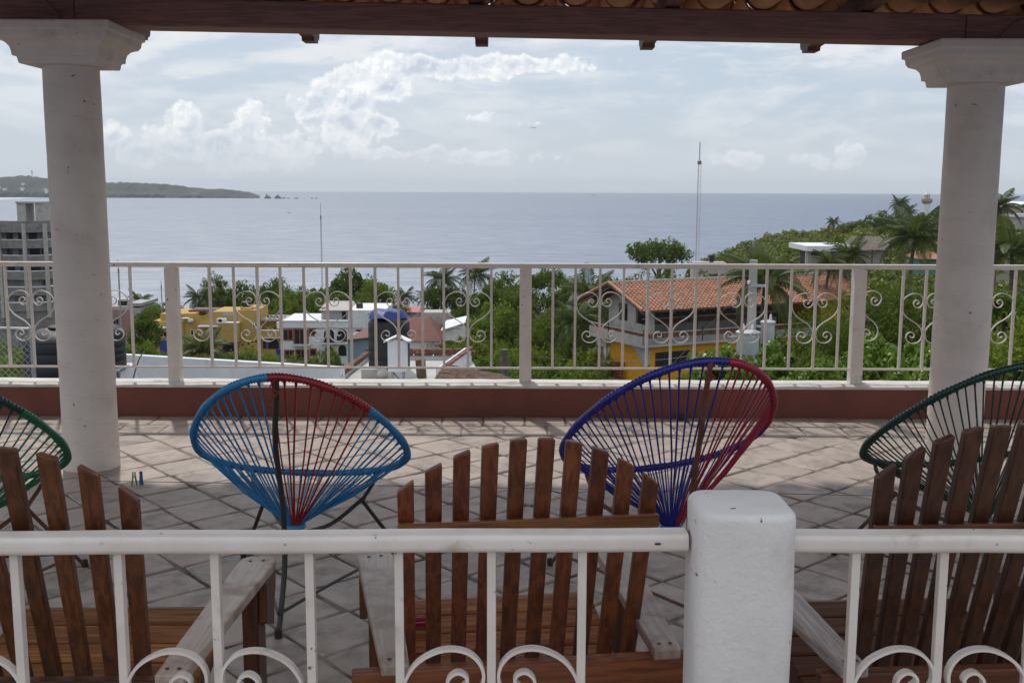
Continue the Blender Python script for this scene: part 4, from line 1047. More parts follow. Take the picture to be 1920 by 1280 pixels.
# ---- lighthouse
t_ = at(1737, 354, 420); s_ = 420/2000.
o = thing('lighthouse', 'small white lighthouse with red balcony band on the far hill', 'lighthouse', (t_.x, t_.y, t_.z-58*s_))
lw = mat('lighthouse_white', (.78,.77,.75), .6); m = MB()
m.lathe([(7.5*s_, 0), (6.2*s_, 36*s_)], 16); m.build('tower', lw, o, True)
m = MB(); m.lathe([(7*s_, 36*s_), (10*s_, 40*s_), (10.2*s_, 42*s_), (9.6*s_, 42*s_), (9.6*s_, 44*s_), (10.2*s_, 44*s_), (10*s_, 45*s_)], 16); m.build('gallery', mat('lighthouse_red', (.50,.33,.30), .6), o)
m = MB(); m.lathe([(5*s_, 43*s_), (5*s_, 52*s_)], 8); m.build('lantern_room', mat('lantern_glass', (.25,.3,.32), .1), o)
for k in range(8):
    m = MB(); a = k*PI/4; m.box(5.1*s_*math.cos(a)-.6*s_, 5.1*s_*math.cos(a)+.6*s_, 5.1*s_*math.sin(a)-.6*s_, 5.1*s_*math.sin(a)+.6*s_, 44*s_, 52*s_); m.build('lantern_bar', lw, o)
m = MB(); m.lathe([(6*s_, 52*s_), (5.4*s_, 54*s_), (2*s_, 57*s_), (.8*s_, 60*s_)], 12); m.build('dome', lw, o, True)

# ---- birds and a boat
def bird(label, u, v, Y, w):
    p = at(u, v, Y); m = MB(); m.tube([(-.5*w*.45, 0, 0), (-.12*w, 0, .02*w), (.1*w, 0, .01*w), (.3*w, 0, 0)], [.01*w, .05*w, .05*w, .012*w], 6)
    m.add([(-.08*w, .04*w, .02*w), (.08*w, .04*w, .02*w), (.02*w, .34*w, .12*w), (-.1*w, .6*w, .06*w), (-.08*w, -.04*w, .02*w), (.08*w, -.04*w, .02*w), (.02*w, -.34*w, .12*w), (-.1*w, -.6*w, .06*w), (0,.3*w,.09*w), (0,-.3*w,.09*w)], [(0, 1, 2, 3), (0, 3, 8), (4, 7, 6, 5), (4, 9, 7)])
    o = m.build('bird', mat('bird_dark', (.03,.03,.03), .8), loc=p, rot=(.15, .1, R(70))); return tag(o, label, 'bird')
bird('small dark bird gliding low over the sea on the left', 540, 402, 160, .75); bird('dark bird with long wings gliding in the sky below the small clouds', 997, 240, 130, .85)
p = ground(1111, 366.5, SEA); m = MB()
m.add([(-14, -3, 0), (14, -3, 0), (20, 0, 3), (14, 3, 0), (-14, 3, 0), (-14, -4, 4), (14, -4, 4), (24, 0, 6), (14, 4, 4), (-14, 4, 4)], [(0, 1, 6, 5), (1, 2, 7, 6), (2, 3, 8, 7), (3, 4, 9, 8), (4, 0, 5, 9), (5, 6, 7, 8, 9), (0, 4, 3, 2, 1)]); m.box(-9, 0, -2.5, 2.5, 4, 8); m.tube([(3, 0, 4), (3, 0, 16)], .35, 5)
tag(m.build('boat', mat('boat_dark', (.10,.10,.11), .6), loc=(p.x, p.y, SEA), scale=.55), 'tiny dark boat near the horizon', 'boat')

# ---- the air between here and the headland: one closed box, the sky outside it
hz_m = bpy.data.materials.new('haze_air'); hz_m.use_nodes = True; q = NT(hz_m.node_tree); q.n.remove(q.n['Principled BSDF'])
pv = q.new('ShaderNodeVolumePrincipled'); pv.inputs['Color'].default_value = (.84, .92, 1, 1); pv.inputs['Density'].default_value = HAZE; pv.inputs['Anisotropy'].default_value = .25
q.l.new(pv.outputs[0], q.n['Material Output'].inputs['Volume'])
m = MB(); m.box(-13600, 13600, -13600, 13600, -81, 85); hzo = tag(m.build('haze', hz_m), kind='stuff')
# ================================================================== BUILDINGS
conc = mat('raw_concrete', (.27,.26,.255), .9, (.20,.195,.19), 1.2, dirt=(.13,.125,.12), dscale=.7, dlo=.52, dhi=.75, bump=.01, bscale=6)
conc_l = mat('pale_concrete', (.50,.475,.44), .85, (.41,.385,.355), 1.5, dirt=(.20,.185,.17), dscale=1.1, dlo=.56, dhi=.78, bump=.006, bscale=9)
white_w = mat('whitewash', (.80,.80,.82), .75, (.72,.72,.745), 2, dirt=(.46,.44,.42), dscale=1.6, dlo=.56, dhi=.80, dstretch=(1, 1, .22), bump=.003, bscale=20)
yellow_w = mat('yellow_wall', (.52,.345,.095), .8, (.46,.30,.08), 1.2, dirt=(.33,.21,.075), dscale=1.2, dlo=.54, dhi=.80, dstretch=(1, 1, .25))
amber_w = mat('amber_wall', (.74,.36,.010), .75, (.66,.31,.010), 2, dirt=(.42,.19,.02), dscale=.8, dlo=.6, dhi=.85)
glass = mat('window_glass', (.020,.024,.028), .12, spec=.6)
dark_in = mat('dark_interior', (.022,.019,.018), .9)
blue_w = mat('blue_wall', (.030,.060,.30), .7); pink_w = mat('pink_wall', (.40,.22,.21), .85, (.30,.18,.175), 1.4)
terra = mat('terracotta_trim', (.38,.13,.09), .8, (.30,.11,.08), 2); red_roof = mat('red_roof', (.20,.062,.048), .75, (.15,.055,.042), 1.2, bump=.02, bscale=3)
blackp = mat('black_plastic', (.010,.011,.013), .5, (.016,.017,.019), 3, dirt=(.035,.034,.032), dscale=2, dlo=.6, dhi=.8)
greyp = mat('grey_sheet', (.42,.42,.42), .6, (.33,.33,.33), 2)
lattice_m = mat('lattice_brick', (.34,.145,.085), .85, (.26,.11,.065), 5, rnd=.15)
brick_m = mat('old_brick', (.25,.115,.075), .9, (.15,.085,.065), 6, rnd=.3, dirt=(.09,.07,.06), dscale=6, dlo=.52, dhi=.7, bump=.004, bscale=30)

def window(parent, x0, x1, z0, z1, y, nx=2, nz=1, frame=None, depth=.10, name='window', fw=.06, glassm=None):
    fr = frame or conc_l; m = MB(); e = fw
    m.box(x0-e, x1+e, y-depth*.4, y+.02, z1, z1+e); m.box(x0-e, x1+e, y-depth*.5, y+.02, z0-e, z0)
    m.box(x0-e, x0, y-depth*.4, y+.02, z0, z1); m.box(x1, x1+e, y-depth*.4, y+.02, z0, z1)
    for i in range(1, nx): a = x0+(x1-x0)*i/nx; m.box(a-e*.35, a+e*.35, y-depth*.3, y+.015, z0, z1)
    for i in range(1, nz): a = z0+(z1-z0)*i/nz; m.box(x0, x1, y-depth*.28, y+.012, a-e*.35, a+e*.35)
    f = m.build(name, fr, parent)
    m = MB(); m.box(x0+.001, x1-.001, y-.022, y-.004, z0+.001, z1-.001); m.build('pane', glassm or glass, f); return f
class Block:            # a far building whose pieces are measured in the photograph at its own distance
    def __init__(s, o, Y): s.o = o; s.Y = Y; s.k = Y/2000.
    def x(s, u): return at(u, 600, s.Y).x-s.o.location.x
    def z(s, v): return at(960, v, s.Y).z-s.o.location.z
    def box(s, name, mt, u0, v0, u1, v1, front=0., depth=6., **k):
        m = MB(); m.box(s.x(u0), s.x(u1), front, front+depth, s.z(v1), s.z(v0)); return m.build(name, mt, s.o, **k)
    def win(s, u0, v0, u1, v1, front=0., nx=2, nz=1, frame=None, fw=.06, **k):
        return window(s.o, s.x(u0), s.x(u1), s.z(v1), s.z(v0), front, nx, nz, frame, fw=fw, **k)
    def arch(s, u0, v0, u1, v1, front=0., frame=None):
        x0, x1, z0, z1 = s.x(u0), s.x(u1), s.z(v1), s.z(v0); r_ = (x1-x0)/2; cx = (x0+x1)/2; zc = z1-r_; n = 10
        arc = [(cx+r_*math.cos(PI*i/n), zc+r_*math.sin(PI*i/n)) for i in range(n+1)]
        poly = [(x0, z0), (x1, z0)]+arc
        m = MB(); m.prism([(a, b) for a, b in poly], 'y', front-.06, front-.01)
        f = m.build('arched_window', dark_in, s.o)
        m = MB(); o2 = [(cx+(r_+.14)*math.cos(PI*i/n), zc+(r_+.14)*math.sin(PI*i/n)) for i in range(n+1)]
        for i in range(n):
            m.hexa([(arc[i][0], front-.12, arc[i][1]), (o2[i][0], front-.12, o2[i][1]), (o2[i][0], front+.0, o2[i][1]), (arc[i][0], front+.0, arc[i][1]),
                    (arc[i+1][0], front-.12, arc[i+1][1]), (o2[i+1][0], front-.12, o2[i+1][1]), (o2[i+1][0], front+.0, o2[i+1][1]), (arc[i+1][0], front+.0, arc[i+1][1])])
        m.box(x0-.14, x0, front-.12, front, z0, zc); m.box(x1, x1+.14, front-.12, front, z0, zc)
        m.build('arch_trim', frame or conc_l, f); return f
def building(name, label, u, v, Y, cat='house'):
    p = at(u, v, Y); return Block(thing(name, label, cat, (p.x, Y, p.z)), Y)

def water_tank(label, c, r_, h, lid=True, group='black water tanks', tarp=False):
    o = thing('water_tank', label, 'water tank', c, 0, group); m = MB(); pr = [(r_*.97, 0)]
    nr = 5
    for i in range(nr):
        z = h*.82*i/nr; pr += [(r_, z+.01), (r_, z+h*.82/nr*.88), (r_*.99, z+h*.82/nr*.94)]
    pr += [(r_, h*.82), (r_*.96, h*.86), (r_*.62, h*.955), (r_*.36, h*.965)]
    m.lathe(pr, 32); m.build('tank_body', blackp, o, True)
    if lid: m = MB(); m.lathe([(r_*.35, h*.966), (r_*.37, h*1.0), (r_*.30, h*1.015)], 20); m.build('lid', blackp, o, True)
    return o

# grey unfinished tower on the left, its front bowed
TY = 190.
p = at(50, 620, TY); T = Block(thing('concrete_tower', 'grey unfinished concrete apartment tower with a bowed front at the left edge', 'building', (p.x, TY, p.z)), TY)
tu = [(-260, 9), (-150, 5.0), (-60, 2.2), (4, .6), (54, .0), (86, 1.6), (106, 6.0), (112, 12)]     # plan of the front: pixel column, depth
fp = [(T.x(u), d_) for u, d_ in tu]
def wall_along(name, mt, path, z0, z1, th, parent, inset=0.):
    m = MB()
    for (a, b) in zip(path, path[1:]):
        dx_, dy_ = b[0]-a[0], b[1]-a[1]; L = math.hypot(dx_, dy_); nx_, ny_ = -dy_/L, dx_/L
        A = (a[0]+nx_*inset, a[1]+ny_*inset); B = (b[0]+nx_*inset, b[1]+ny_*inset)
        m.hexa([(A[0], A[1], z0), (B[0], B[1], z0), (B[0]+nx_*th, B[1]+ny_*th, z0), (A[0]+nx_*th, A[1]+ny_*th, z0), (A[0], A[1], z1), (B[0], B[1], z1), (B[0]+nx_*th, B[1]+ny_*th, z1), (A[0]+nx_*th, A[1]+ny_*th, z1)])
    return m.build(name, mt, parent)
rg = random.Random(8); pit = 29.6; v0 = 424
panel_l = mat('tower_panel', (.34,.335,.33), .85, (.27,.265,.26), 1, rnd=.15)
for k in range(6):
    vt = v0+k*pit
    wall_along('balcony_wall', conc, fp, T.z(vt+14), T.z(vt-.5), .25, T.o)
    wall_along('floor_slab', conc, fp, T.z(vt+15.4), T.z(vt+14.02), 4.0, T.o, -.12)
    if k < 5:
        wall_along('inner_wall', conc, fp, T.z(vt+pit-.6), T.z(vt+15.42), .2, T.o, 1.3)
        for (a, b) in zip(fp, fp[1:]):
            L = math.hypot(b[0]-a[0], b[1]-a[1]); nw = max(1, int(L/1.9))
            for i in range(nw):
                q0 = (i+rg.uniform(.08, .3))/nw; q1 = (i+rg.uniform(.62, .92))/nw; mt = rg.choice([dark_in, dark_in, panel_l, panel_l, glass])
                A = (a[0]+(b[0]-a[0])*q0, a[1]+(b[1]-a[1])*q0); B = (a[0]+(b[0]-a[0])*q1, a[1]+(b[1]-a[1])*q1)
                wall_along('window', mt, [A, B], T.z(vt+pit-.6), T.z(vt+15.5), .08, T.o, 1.2)
wall_along('base_wall', conc, fp, T.z(700), T.z(v0+6*pit-14), .4, T.o, .15)
for (x, y) in fp[1:-1]:
    m = MB(); m.box(x-.28, x+.28, y-.30, y+.30, T.z(600), T.z(v0-1)); m.build('pier', conc_l, T.o)
m = MB(); m.prism([(x, y+.3) for x, y in fp]+[(fp[-1][0]-1, 22), (fp[0][0], 22)], 'z', T.z(v0+2), T.z(v0+.2)); m.build('roof_slab', conc, T.o)
wall_along('roof_kerb', conc, [(x, y) for x, y in fp], T.z(v0-.52), T.z(v0-6), .3, T.o, .4)
T.box('stair_head', conc_l, 29, 385, 45.5, 421, 3, 3.5); T.box('stair_head', conc_l, 63, 385, 80, 421, 3, 3.5); T.box('stair_lintel', conc_l, 28, 381.5, 80.5, 384.98, 2.8, 3.9)

# pink house with a grey gable beside the left column
B = building('pink_house', 'small weathered pink house with a grey side wall, beside the left column', 235, 612, 165)
B.box('wall', pink_w, 200, 584, 247, 640, 0, 8); B.box('side_wall', conc_l, 247.1, 580, 264, 640, .3, 8); B.box('parapet', conc_l, 199, 577, 246.9, 583.9, .1, 7.5); B.box('roof', greyp, 238, 571, 265, 576.9, .2, 8)
B.win(212, 600, 222, 610)
c = at(233, 577, 167); water_tank('squat black water tank on the roof of the pink house', (c.x, c.y, c.z), .95, .9)

# yellow house
B = building('yellow_house', 'large yellow two storey house with blue trim among the trees on the left', 400, 668, 150)
B.box('wall', yellow_w, 283, 605, 343, 690, .0, 9); B.box('wall', yellow_w, 343.1, 600, 446, 690, .25, 9); B.box('tower', yellow_w, 446.1, 583, 482, 690, -.1, 7); B.box('wall', yellow_w, 482.1, 632, 525, 690, .3, 7)
B.box('bay', yellow_w, 412, 606, 450, 641, -1.3, 1.15); B.box('bay_top', white_w, 411, 604, 451, 605.9, -1.35, 1.25)
B.box('parapet', yellow_w, 296, 592, 343, 604.9, 1.0, 7); B.box('parapet', yellow_w, 343.2, 590.5, 364, 599.9, .5, 7); B.box('parapet', yellow_w, 396, 587, 446, 599.9, .5, 6.5); B.box('parapet_panel', greyp, 414.6, 588, 440, 594, .42, .07)
m = MB(); 
pp = [(B.x(364.1), B.z(599.9)), (B.x(396), B.z(599.9)), (B.x(396), B.z(588))]+[(B.x(396-32*k/6), B.z(588+8*math.sin(PI*k/12)**.7)) for k in range(1, 7)]
m.prism(pp, 'y', .5, .8); m.build('curved_parapet', yellow_w, B.o)
B.box('tower_top', yellow_w, 450, 580, 473, 582.9, .4, 5); B.box('tower_top', yellow_w, 449, 578, 452, 579.9, .5, .5); B.box('tower_top', yellow_w, 470, 578, 473, 579.9, .5, .5)
B.box('sun_slab', white_w, 295, 614.5, 312, 617, -.9, .88); B.box('sun_slab', white_w, 373, 611.5, 411, 614, -.8, 1.0); B.box('sun_slab', white_w, 342, 597.4, 355, 599.2, -.5, .7)
B.win(298.5, 624, 311, 633, 0, 2, 1, white_w); B.win(356, 621, 360, 630, .25, 1, 1, white_w); B.win(389, 622, 396, 634, .25, 1, 1, dark_in); B.win(399, 620.5, 408, 632, .25, 3, 3, white_w); B.win(474, 608, 481, 615, -.1, 2, 1, white_w)
for (a, b) in ((470, 640), (477, 640), (470, 649), (452, 646), (463, 644), (444, 650)): B.box('vent_hole', dark_in, a, b, a+3.4, b+3.6, -.115 if a > 446 else .235, .1)
B.arch(416, 645, 435, 662, .25, blue_w); B.arch(501, 638, 519, 656, .3, blue_w); B.win(491, 643, 496.5, 655, .3, 1, 2, blue_w)
B.box('blue_dado', blue_w, 297, 640, 318, 690, -.08, .07); B.box('blue_dado', blue_w, 515, 657, 526, 690, .2, .09); B.box('blue_dado', blue_w, 388, 635, 396, 645, .16, .08)
B.box('balcony', yellow_w, 486, 620, 524, 631.9, -.9, 1.1); B.box('balcony_rail', white_w, 485, 618.6, 524.5, 619.95, -.95, .2); B.box('balcony_slab', white_w, 485, 632, 525, 634, -.95, 1.2)
B.box('back_wall', yellow_w, 488, 606, 519, 619.9, 3.5, 1); B.box('side_post', white_w, 517, 606, 521, 618.5, .4, .5); B.box('roof_shed', greyp, 484, 602, 527, 605.9, 1.5, 5)
for k in range(12):
    B.box('roof_junk', (greyp, red_roof, conc)[k % 3], 488+k*3, 599.5+rg.uniform(-2, 1), 490.5+k*3+rg.uniform(0, 2), 601.9, 2+k % 3, .5)
B.box('tiled_canopy', red_roof, 343.5, 587.5, 395, 590.4, 2.5, 4)
for k in range(14): B.box('ridge_tile', greyp, 352+k*3.2, 584.4+(k % 2)*.9, 354.6+k*3.2, 587.4, 3, .6)
m = MB(); zc = B.z(601.4); xc = B.x(418); m.box(xc-.62, xc+.62, -1.15, -.45, B.z(603.9), B.z(597.5)); ac = m.build('air_conditioner', white_w, B.o)
m = MB(); m.prism([(xc-.12+.26*math.cos(k*PI/8), B.z(601)+.24*math.sin(k*PI/8)) for k in range(16)], 'y', -1.17, -1.155); m.build('fan_grille', dark_in, ac)
m = MB(); m.box(B.x(353.5), B.x(361.5), -.5, .2, B.z(604.5), B.z(600)); m.build('air_conditioner', white_w, B.o)
c = at(461, 579.9, 152.5); water_tank('black water tank on top of the yellow house tower', (c.x, c.y, c.z), .72, .95)

# white house
B = building('white_house', 'white two storey house with arched windows and a grey rooftop room', 600, 680, 140)
B.box('wall', white_w, 526, 603.5, 652, 700, 0, 9); B.box('side_block', white_w, 652.1, 583, 721, 700, .3, 9); B.box('parapet_line', conc_l, 526, 615, 680, 616.3, -.14, .12)
B.box('roof_room', greyp, 604, 586, 664, 603.4, 2, 5); B.box('roof_room_side', conc_l, 597, 580, 603.9, 603.4, 2.1, 5)
m = MB(); m.hexa([(B.x(598), 1.2, B.z(586)), (B.x(656), 1.2, B.z(586)), (B.x(652), 8, B.z(584.5)), (B.x(594), 8, B.z(584.5)), (B.x(595), 1.2, B.z(584.6)), (B.x(656), 1.2, B.z(584.6)), (B.x(646), 8, B.z(577)), (B.x(594), 8, B.z(577))]); m.build('slanted_roof', conc_l, B.o)
B.box('doorway', dark_in, 636.5, 588, 644, 602, 1.93, .06); B.box('doorway', dark_in, 649, 586.5, 664, 600, 1.94, .05); B.win(598.5, 583, 600.5, 590, 2.1, 1, 1)
for (a, b, c_, d_, nx) in ((531, 620, 547, 638, 2), (551.5, 619.5, 570.5, 645.5, 2), (580, 619, 589.5, 629, 1), (533, 659, 548, 672, 2), (554, 658, 571, 676, 2), (581, 656.5, 590, 667, 1)): B.win(a, b, c_, d_, 0, nx, 1, terra, fw=.16, glassm=dark_in)
B.box('door_post', terra, 574, 618.5, 577.5, 646, -.08, .07); B.box('door_post', terra, 574.5, 657, 577.8, 676, -.08, .07)
B.box('balcony_slab', white_w, 549, 646, 581, 648.3, -.8, .79); B.box('balcony_slab', white_w, 602, 643.4, 651, 645, -.8, .79)
for (u0, u1, v0_, v1_) in ((550, 580, 637, 646), (602, 651, 636, 643.3)):
    m = MB(); z0, z1 = B.z(v1_), B.z(v0_)
    m.box(B.x(u0), B.x(u1), -.78, -.74, z1-.05, z1)
    for k in range(int((u1-u0)/1.6)): x = B.x(u0)+k*1.6*B.k; m.box(x, x+.025, -.77, -.75, z0, z1-.05)
    m.build('balcony_rail', dark_in, B.o)
for (a, b, c_, d_) in ((606.5, 617.5, 626, 643), (630.5, 617, 650, 641), (607, 649.5, 625, 668), (633, 647.5, 648.5, 668)): B.arch(a, b, c_, d_, 0, white_w)
B.win(668, 620.5, 677, 628, .3, 1, 1, terra, fw=.12, glassm=dark_in); B.box('upper_band', white_w, 526, 602.2, 652, 603.45, -.1, 1)
c = at(674, 584.6, 143); water_tank('small black water tank on the roof of the white house', (c.x, c.y, c.z), .46, 1.15)
# sheds beyond the neighbour's roof
B = building('blue_shed', 'low pale blue building with a red sheet roof beside the white house', 690, 662, 118)
B.box('wall', mat('pale_blue_wall', (.20,.30,.38), .8, (.25,.33,.40), 1), 651, 636, 720, 700, 0, 6)
m = MB(); m.hexa([(B.x(648), -.5, B.z(638)), (B.x(722), -.5, B.z(630)), (B.x(722), 6, B.z(622)), (B.x(672), 6, B.z(629)), (B.x(648), -.5, B.z(637)), (B.x(722), -.5, B.z(629)), (B.x(722), 6, B.z(621)), (B.x(672), 6, B.z(628))]); m.build('roof', red_roof, B.o)
B = building('red_shed', 'shed with a broad dull red hipped roof behind the water tank', 795, 640, 112)
m = MB(); m.hexa([(B.x(742), 0, B.z(640)), (B.x(828), 0, B.z(640)), (B.x(828), 7, B.z(634)), (B.x(742), 7, B.z(634)), (B.x(745), 3.4, B.z(606)), (B.x(800), 3.4, B.z(603)), (B.x(800), 4, B.z(603)), (B.x(745), 4, B.z(606))]); m.build('roof', red_roof, B.o)
B.box('wall', white_w, 748, 640.1, 822, 670, .3, 6); B.box('back_wall', conc_l, 782, 601, 835, 628, 7.2, 3)
B = building('pink_roof_shed', 'long low roof of pinkish red sheets among the trees', 770, 590, 150)
m = MB(); m.hexa([(B.x(752), 0, B.z(587)), (B.x(790), 0, B.z(587)), (B.x(790), 3, B.z(581)), (B.x(752), 3, B.z(581)), (B.x(752), 0, B.z(586)), (B.x(790), 0, B.z(586)), (B.x(790), 3, B.z(579)), (B.x(754), 3, B.z(579))]); m.build('roof', mat('pink_roof', (.42,.12,.13), .6), B.o); B.box('wall', conc_l, 753, 587.1, 789, 596, .4, 3)
B = building('white_roof_shed', 'small shed with a tilted whitish roof half hidden by shrubs', 850, 620, 108)
m = MB(); m.hexa([(B.x(826), 0, B.z(621)), (B.x(872), 0, B.z(606)), (B.x(872), 4, B.z(602)), (B.x(832), 4, B.z(611)), (B.x(826), 0, B.z(619.6)), (B.x(872), 0, B.z(604.6)), (B.x(872), 4, B.z(600.6)), (B.x(832), 4, B.z(609.6))]); m.build('roof', white_w, B.o); B.box('wall', white_w, 832, 620, 870, 640, .5, 3)

# ---- the neighbour's flat roof just below
NB = thing('neighbour_house', 'white neighbouring house below the terrace with brick edged flat roof', 'house', (-5, 28, -3.27))
ox, oy, oz = NB.location
def npt(u, v, Y): p = at(u, v, Y); return (p.x-ox, p.y-oy, p.z-oz)
zfl = 0.0
def wall2(name, mt, a, b, z0, z1, th, parent, **k):
    dx_, dy_ = b[0]-a[0], b[1]-a[1]; L = math.hypot(dx_, dy_); nx_, ny_ = -dy_/L*th, dx_/L*th
    z1b = k.pop('z1b', z1)
    m = MB(); m.hexa([(a[0], a[1], z0), (b[0], b[1], z0), (b[0]+nx_, b[1]+ny_, z0), (a[0]+nx_, a[1]+ny_, z0), (a[0], a[1], z1), (b[0], b[1], z1b), (b[0]+nx_, b[1]+ny_, z1b), (a[0]+nx_, a[1]+ny_, z1)])
    return m.build(name, mt, parent, **k)
A0 = npt(60, 660, 29.8); A1 = npt(640, 690, 26.9); A2 = npt(690, 660, 30.4); A3 = npt(884, 660, 30.4); A4 = npt(832, 690, 26.8)
m = MB(); m.hexa([(A1[0]+.02, -3.6, -3), (4.6, -3.6, -3), (A3[0], A3[1], -3), (A2[0], A2[1], -3), (A1[0]+.02, -3.6, zfl), (4.6, -3.6, zfl), (A3[0], A3[1], zfl), (A2[0], A2[1], zfl)]); m.build('roof_slab', mat('roof_screed', (.56,.55,.53), .8, (.46,.45,.43), 1.2, dirt=(.33,.32,.30), dscale=1.1, dlo=.55, dhi=.75), NB)
zw = npt(640, 691, 26.9)[2]
wall2('front_wall', white_w, (A0[0], A0[1]), (A1[0], A1[1]), -4, zw, .2, NB)
zc = npt(690, 668, 30.4)[2]
wall2('side_wall', white_w, (A1[0]+.002, A1[1]+.02), (A2[0], A2[1]), -.5, zc-.02, .2, NB)
wall2('back_wall', white_w, (A2[0]+.02, A2[1]), (A3[0], A3[1]), -.5, npt(700, 668, 30.4)[2], .2, NB)
wall2('side_wall', white_w, (A3[0], A3[1]-.02), (A4[0], A4[1]), -.5, npt(860, 672, 28.5)[2], -.2, NB)
m = MB(); m.box(-.125, .125, -.065, .065, 0, .062); bk = m.mesh('brick', brick_m)
def bricks(a, b, z0, courses, rows=1):
    L = math.hypot(b[0]-a[0], b[1]-a[1]); n = int(L/.262); th = math.atan2(b[1]-a[1], b[0]-a[0])
    for c_ in range(courses):
        for i in range(n):
            q = (i+.5+(.25 if c_ % 2 else -.1))/n
            if q > 1: continue
            put('brick', bk, NB, (a[0]+(b[0]-a[0])*q+rg.uniform(-.006, .006), a[1]+(b[1]-a[1])*q+rg.uniform(-.012, .012), z0+c_*.072), (rg.uniform(-.02, .02), 0, th+rg.uniform(-.03, .03)))
zb2 = npt(700, 668, 30.4)[2]+.001
bricks((A2[0]-.05, A2[1]), (A3[0]+.05, A3[1]), zb2, 3)
bricks((A1[0]-.05, A1[1]+.05), (A2[0]-.02, A2[1]-.1), zc-.018, 2)
bricks((A4[0], A4[1]), (A3[0], A3[1]-.1), npt(860, 672, 28.5)[2]+.001, 1)
m = MB(); m.box(-.16, .16, -.1, .1, 0, .22); o = m.build('concrete_block', conc_l, None, loc=at(702, 712, 27.3)); o.location.z = oz; o.scale = (2.0, 1, 1.1); tag(o, 'grey concrete block lying on the white roof beside the water tank', 'block')
m = MB(); m.lathe([(.05, 0), (.14, .05), (.16, .12), (.12, .2), (.04, .23)], 12); o = m.build('stone', conc_l, None, True, loc=at(718, 712, 27.2)); o.location.z = oz; tag(o, 'round pale stone on the white roof next to the concrete block', 'stone')
m = MB(); m.box(-.12, .12, -.11, .11, 0, .46); o = m.build('post_stump', mat('brown_wood', (.17,.10,.06), .85, (.10,.06,.04), 5), None, loc=at(791, 706, 27.4)); o.location.z = oz+.02; o.rotation_euler = (0, R(-4), .2); tag(o, 'short brown wooden stump standing on the white roof by the brick edge', 'post')
c = at(731, 706, 28.4); tk = water_tank('tall black water tank with a blue tarp tied over its lid', (c.x, c.y, oz+.12), .555, 1.46)
m = MB(); m.lathe([(.60, -.4), (.60, .119)], 24, (0, 0)); o = m.build('tank_plinth', white_w, None, loc=(c.x, c.y, oz)); tag(o, 'white round plinth under the tarp covered water tank', 'plinth')
# tarp
r_ = random.Random(3); vs = []; fs = []; n = 20; k_ = 5
for i in range(k_):
    for j in range(n):
        a = 2*PI*j/n; rad = (.04, .26, .40, .50, .56)[i]*(1+.14*math.sin(a*3+1)+.08*math.sin(a*7)); zz = (.215, .205, .19, .10, .02)[i]+.05*math.sin(a*5+i)*(i > 1)+r_.uniform(-.015, .015)+.045*math.cos(a-2.6)*(i > 2)
        vs.append((rad*math.cos(a), rad*math.sin(a), zz))
for i in range(k_-1):
    for j in range(n): fs.append((i*n+j, i*n+(j+1) % n, (i+1)*n+(j+1) % n, (i+1)*n+j))
fs.append(tuple(range(n))); o = MB().add(vs, fs).build('tarp', mat('blue_tarp', (.008,.024,.17), .4, (.013,.040,.24), 4), None, True, loc=(c.x-.06, c.y, oz+1.46)); md = o.modifiers.new('s', 'SUBSURF'); md.levels = md.render_levels = 1
tag(o, 'crumpled blue tarp draped over the top of the tall water tank', 'tarp')
# white ventilation box on legs with a little gable
c = at(747, 716, 26.7); V_ = thing('vent_box', 'white boarded box on thin legs with a small gable cap before the water tank', 'vent', (c.x, c.y, oz))
zb3 = at(747, 696, 26.7).z-oz; zt3 = at(747, 637, 26.7).z-oz
m = MB(); 
for k in range(6): x = -.235+k*.0785; m.box(x, x+.0765, -.18, .18, zb3, zt3-(.0 if k in (2, 3) else .02))
m.build('boarding', white_w, V_)
for s_ in (-1, 1):
    m = MB(); m.hexa([(0, -.24, zt3+.08), (s_*.33, -.24, zt3-.07), (s_*.33, .24, zt3-.07), (0, .24, zt3+.08), (0, -.24, zt3+.105), (s_*.33, -.24, zt3-.045), (s_*.33, .24, zt3-.045), (0, .24, zt3+.105)]); m.build('gable_board', white_w, V_)
    for y in (-.14, .14): m = MB(); m.box(s_*.14-.022, s_*.14+.022, y-.022, y+.022, 0, zb3); m.build('leg', greyp, V_)
m = MB(); m.beam((-.10, -.15, zb3-.02), (.12, -.15, .02), .03, .02); m.build('brace', iron_dark, V_)
# canopy of old clay tiles
CT = thing('tiled_canopy', 'small canopy of old dark clay tiles below the parapet in the middle', 'canopy', (0, 0, 0))
P00 = at(812, 724, 24.0); P10 = at(958, 724, 23.4); P11 = at(925, 706, 27.2); P01 = at(834, 689, 27.0)
m = MB(); nn = Vector((0, 0, -.07)); m.hexa([P00+nn*2, P10+nn*2, P11+nn*2, P01+nn*2, P00+nn, P10+nn, P11+nn, P01+nn]); m.build('canopy_deck', mat('old_wood', (.10,.07,.05), .9), CT)
bt = barrel(.085, .075, .46, up=True).mesh('roof_tile', clay_old, True); bt2 = barrel(.085, .078, .46).mesh('roof_tile', clay_old, True)
ea = (P10-P00); eb = (P01-P00)
nrow, ncol = 11, 6
for i in range(nrow):
    for j in range(ncol):
        q = (i+.5)/nrow; s_ = j/ncol
        a = P00.lerp(P01, q); b_ = P10.lerp(P11, q); p = a.lerp(b_, s_); dr = (b_-a).normalized()
        ang = math.atan2(dr.y, dr.x)-PI/2; pitch_ = math.asin(dr.z)
        put('roof_tile', bt, CT, p+Vector((0, 0, .02+rg.uniform(-.008, .012))), (pitch_+.03, rg.uniform(-.12, .12), ang+rg.uniform(-.04, .04)))
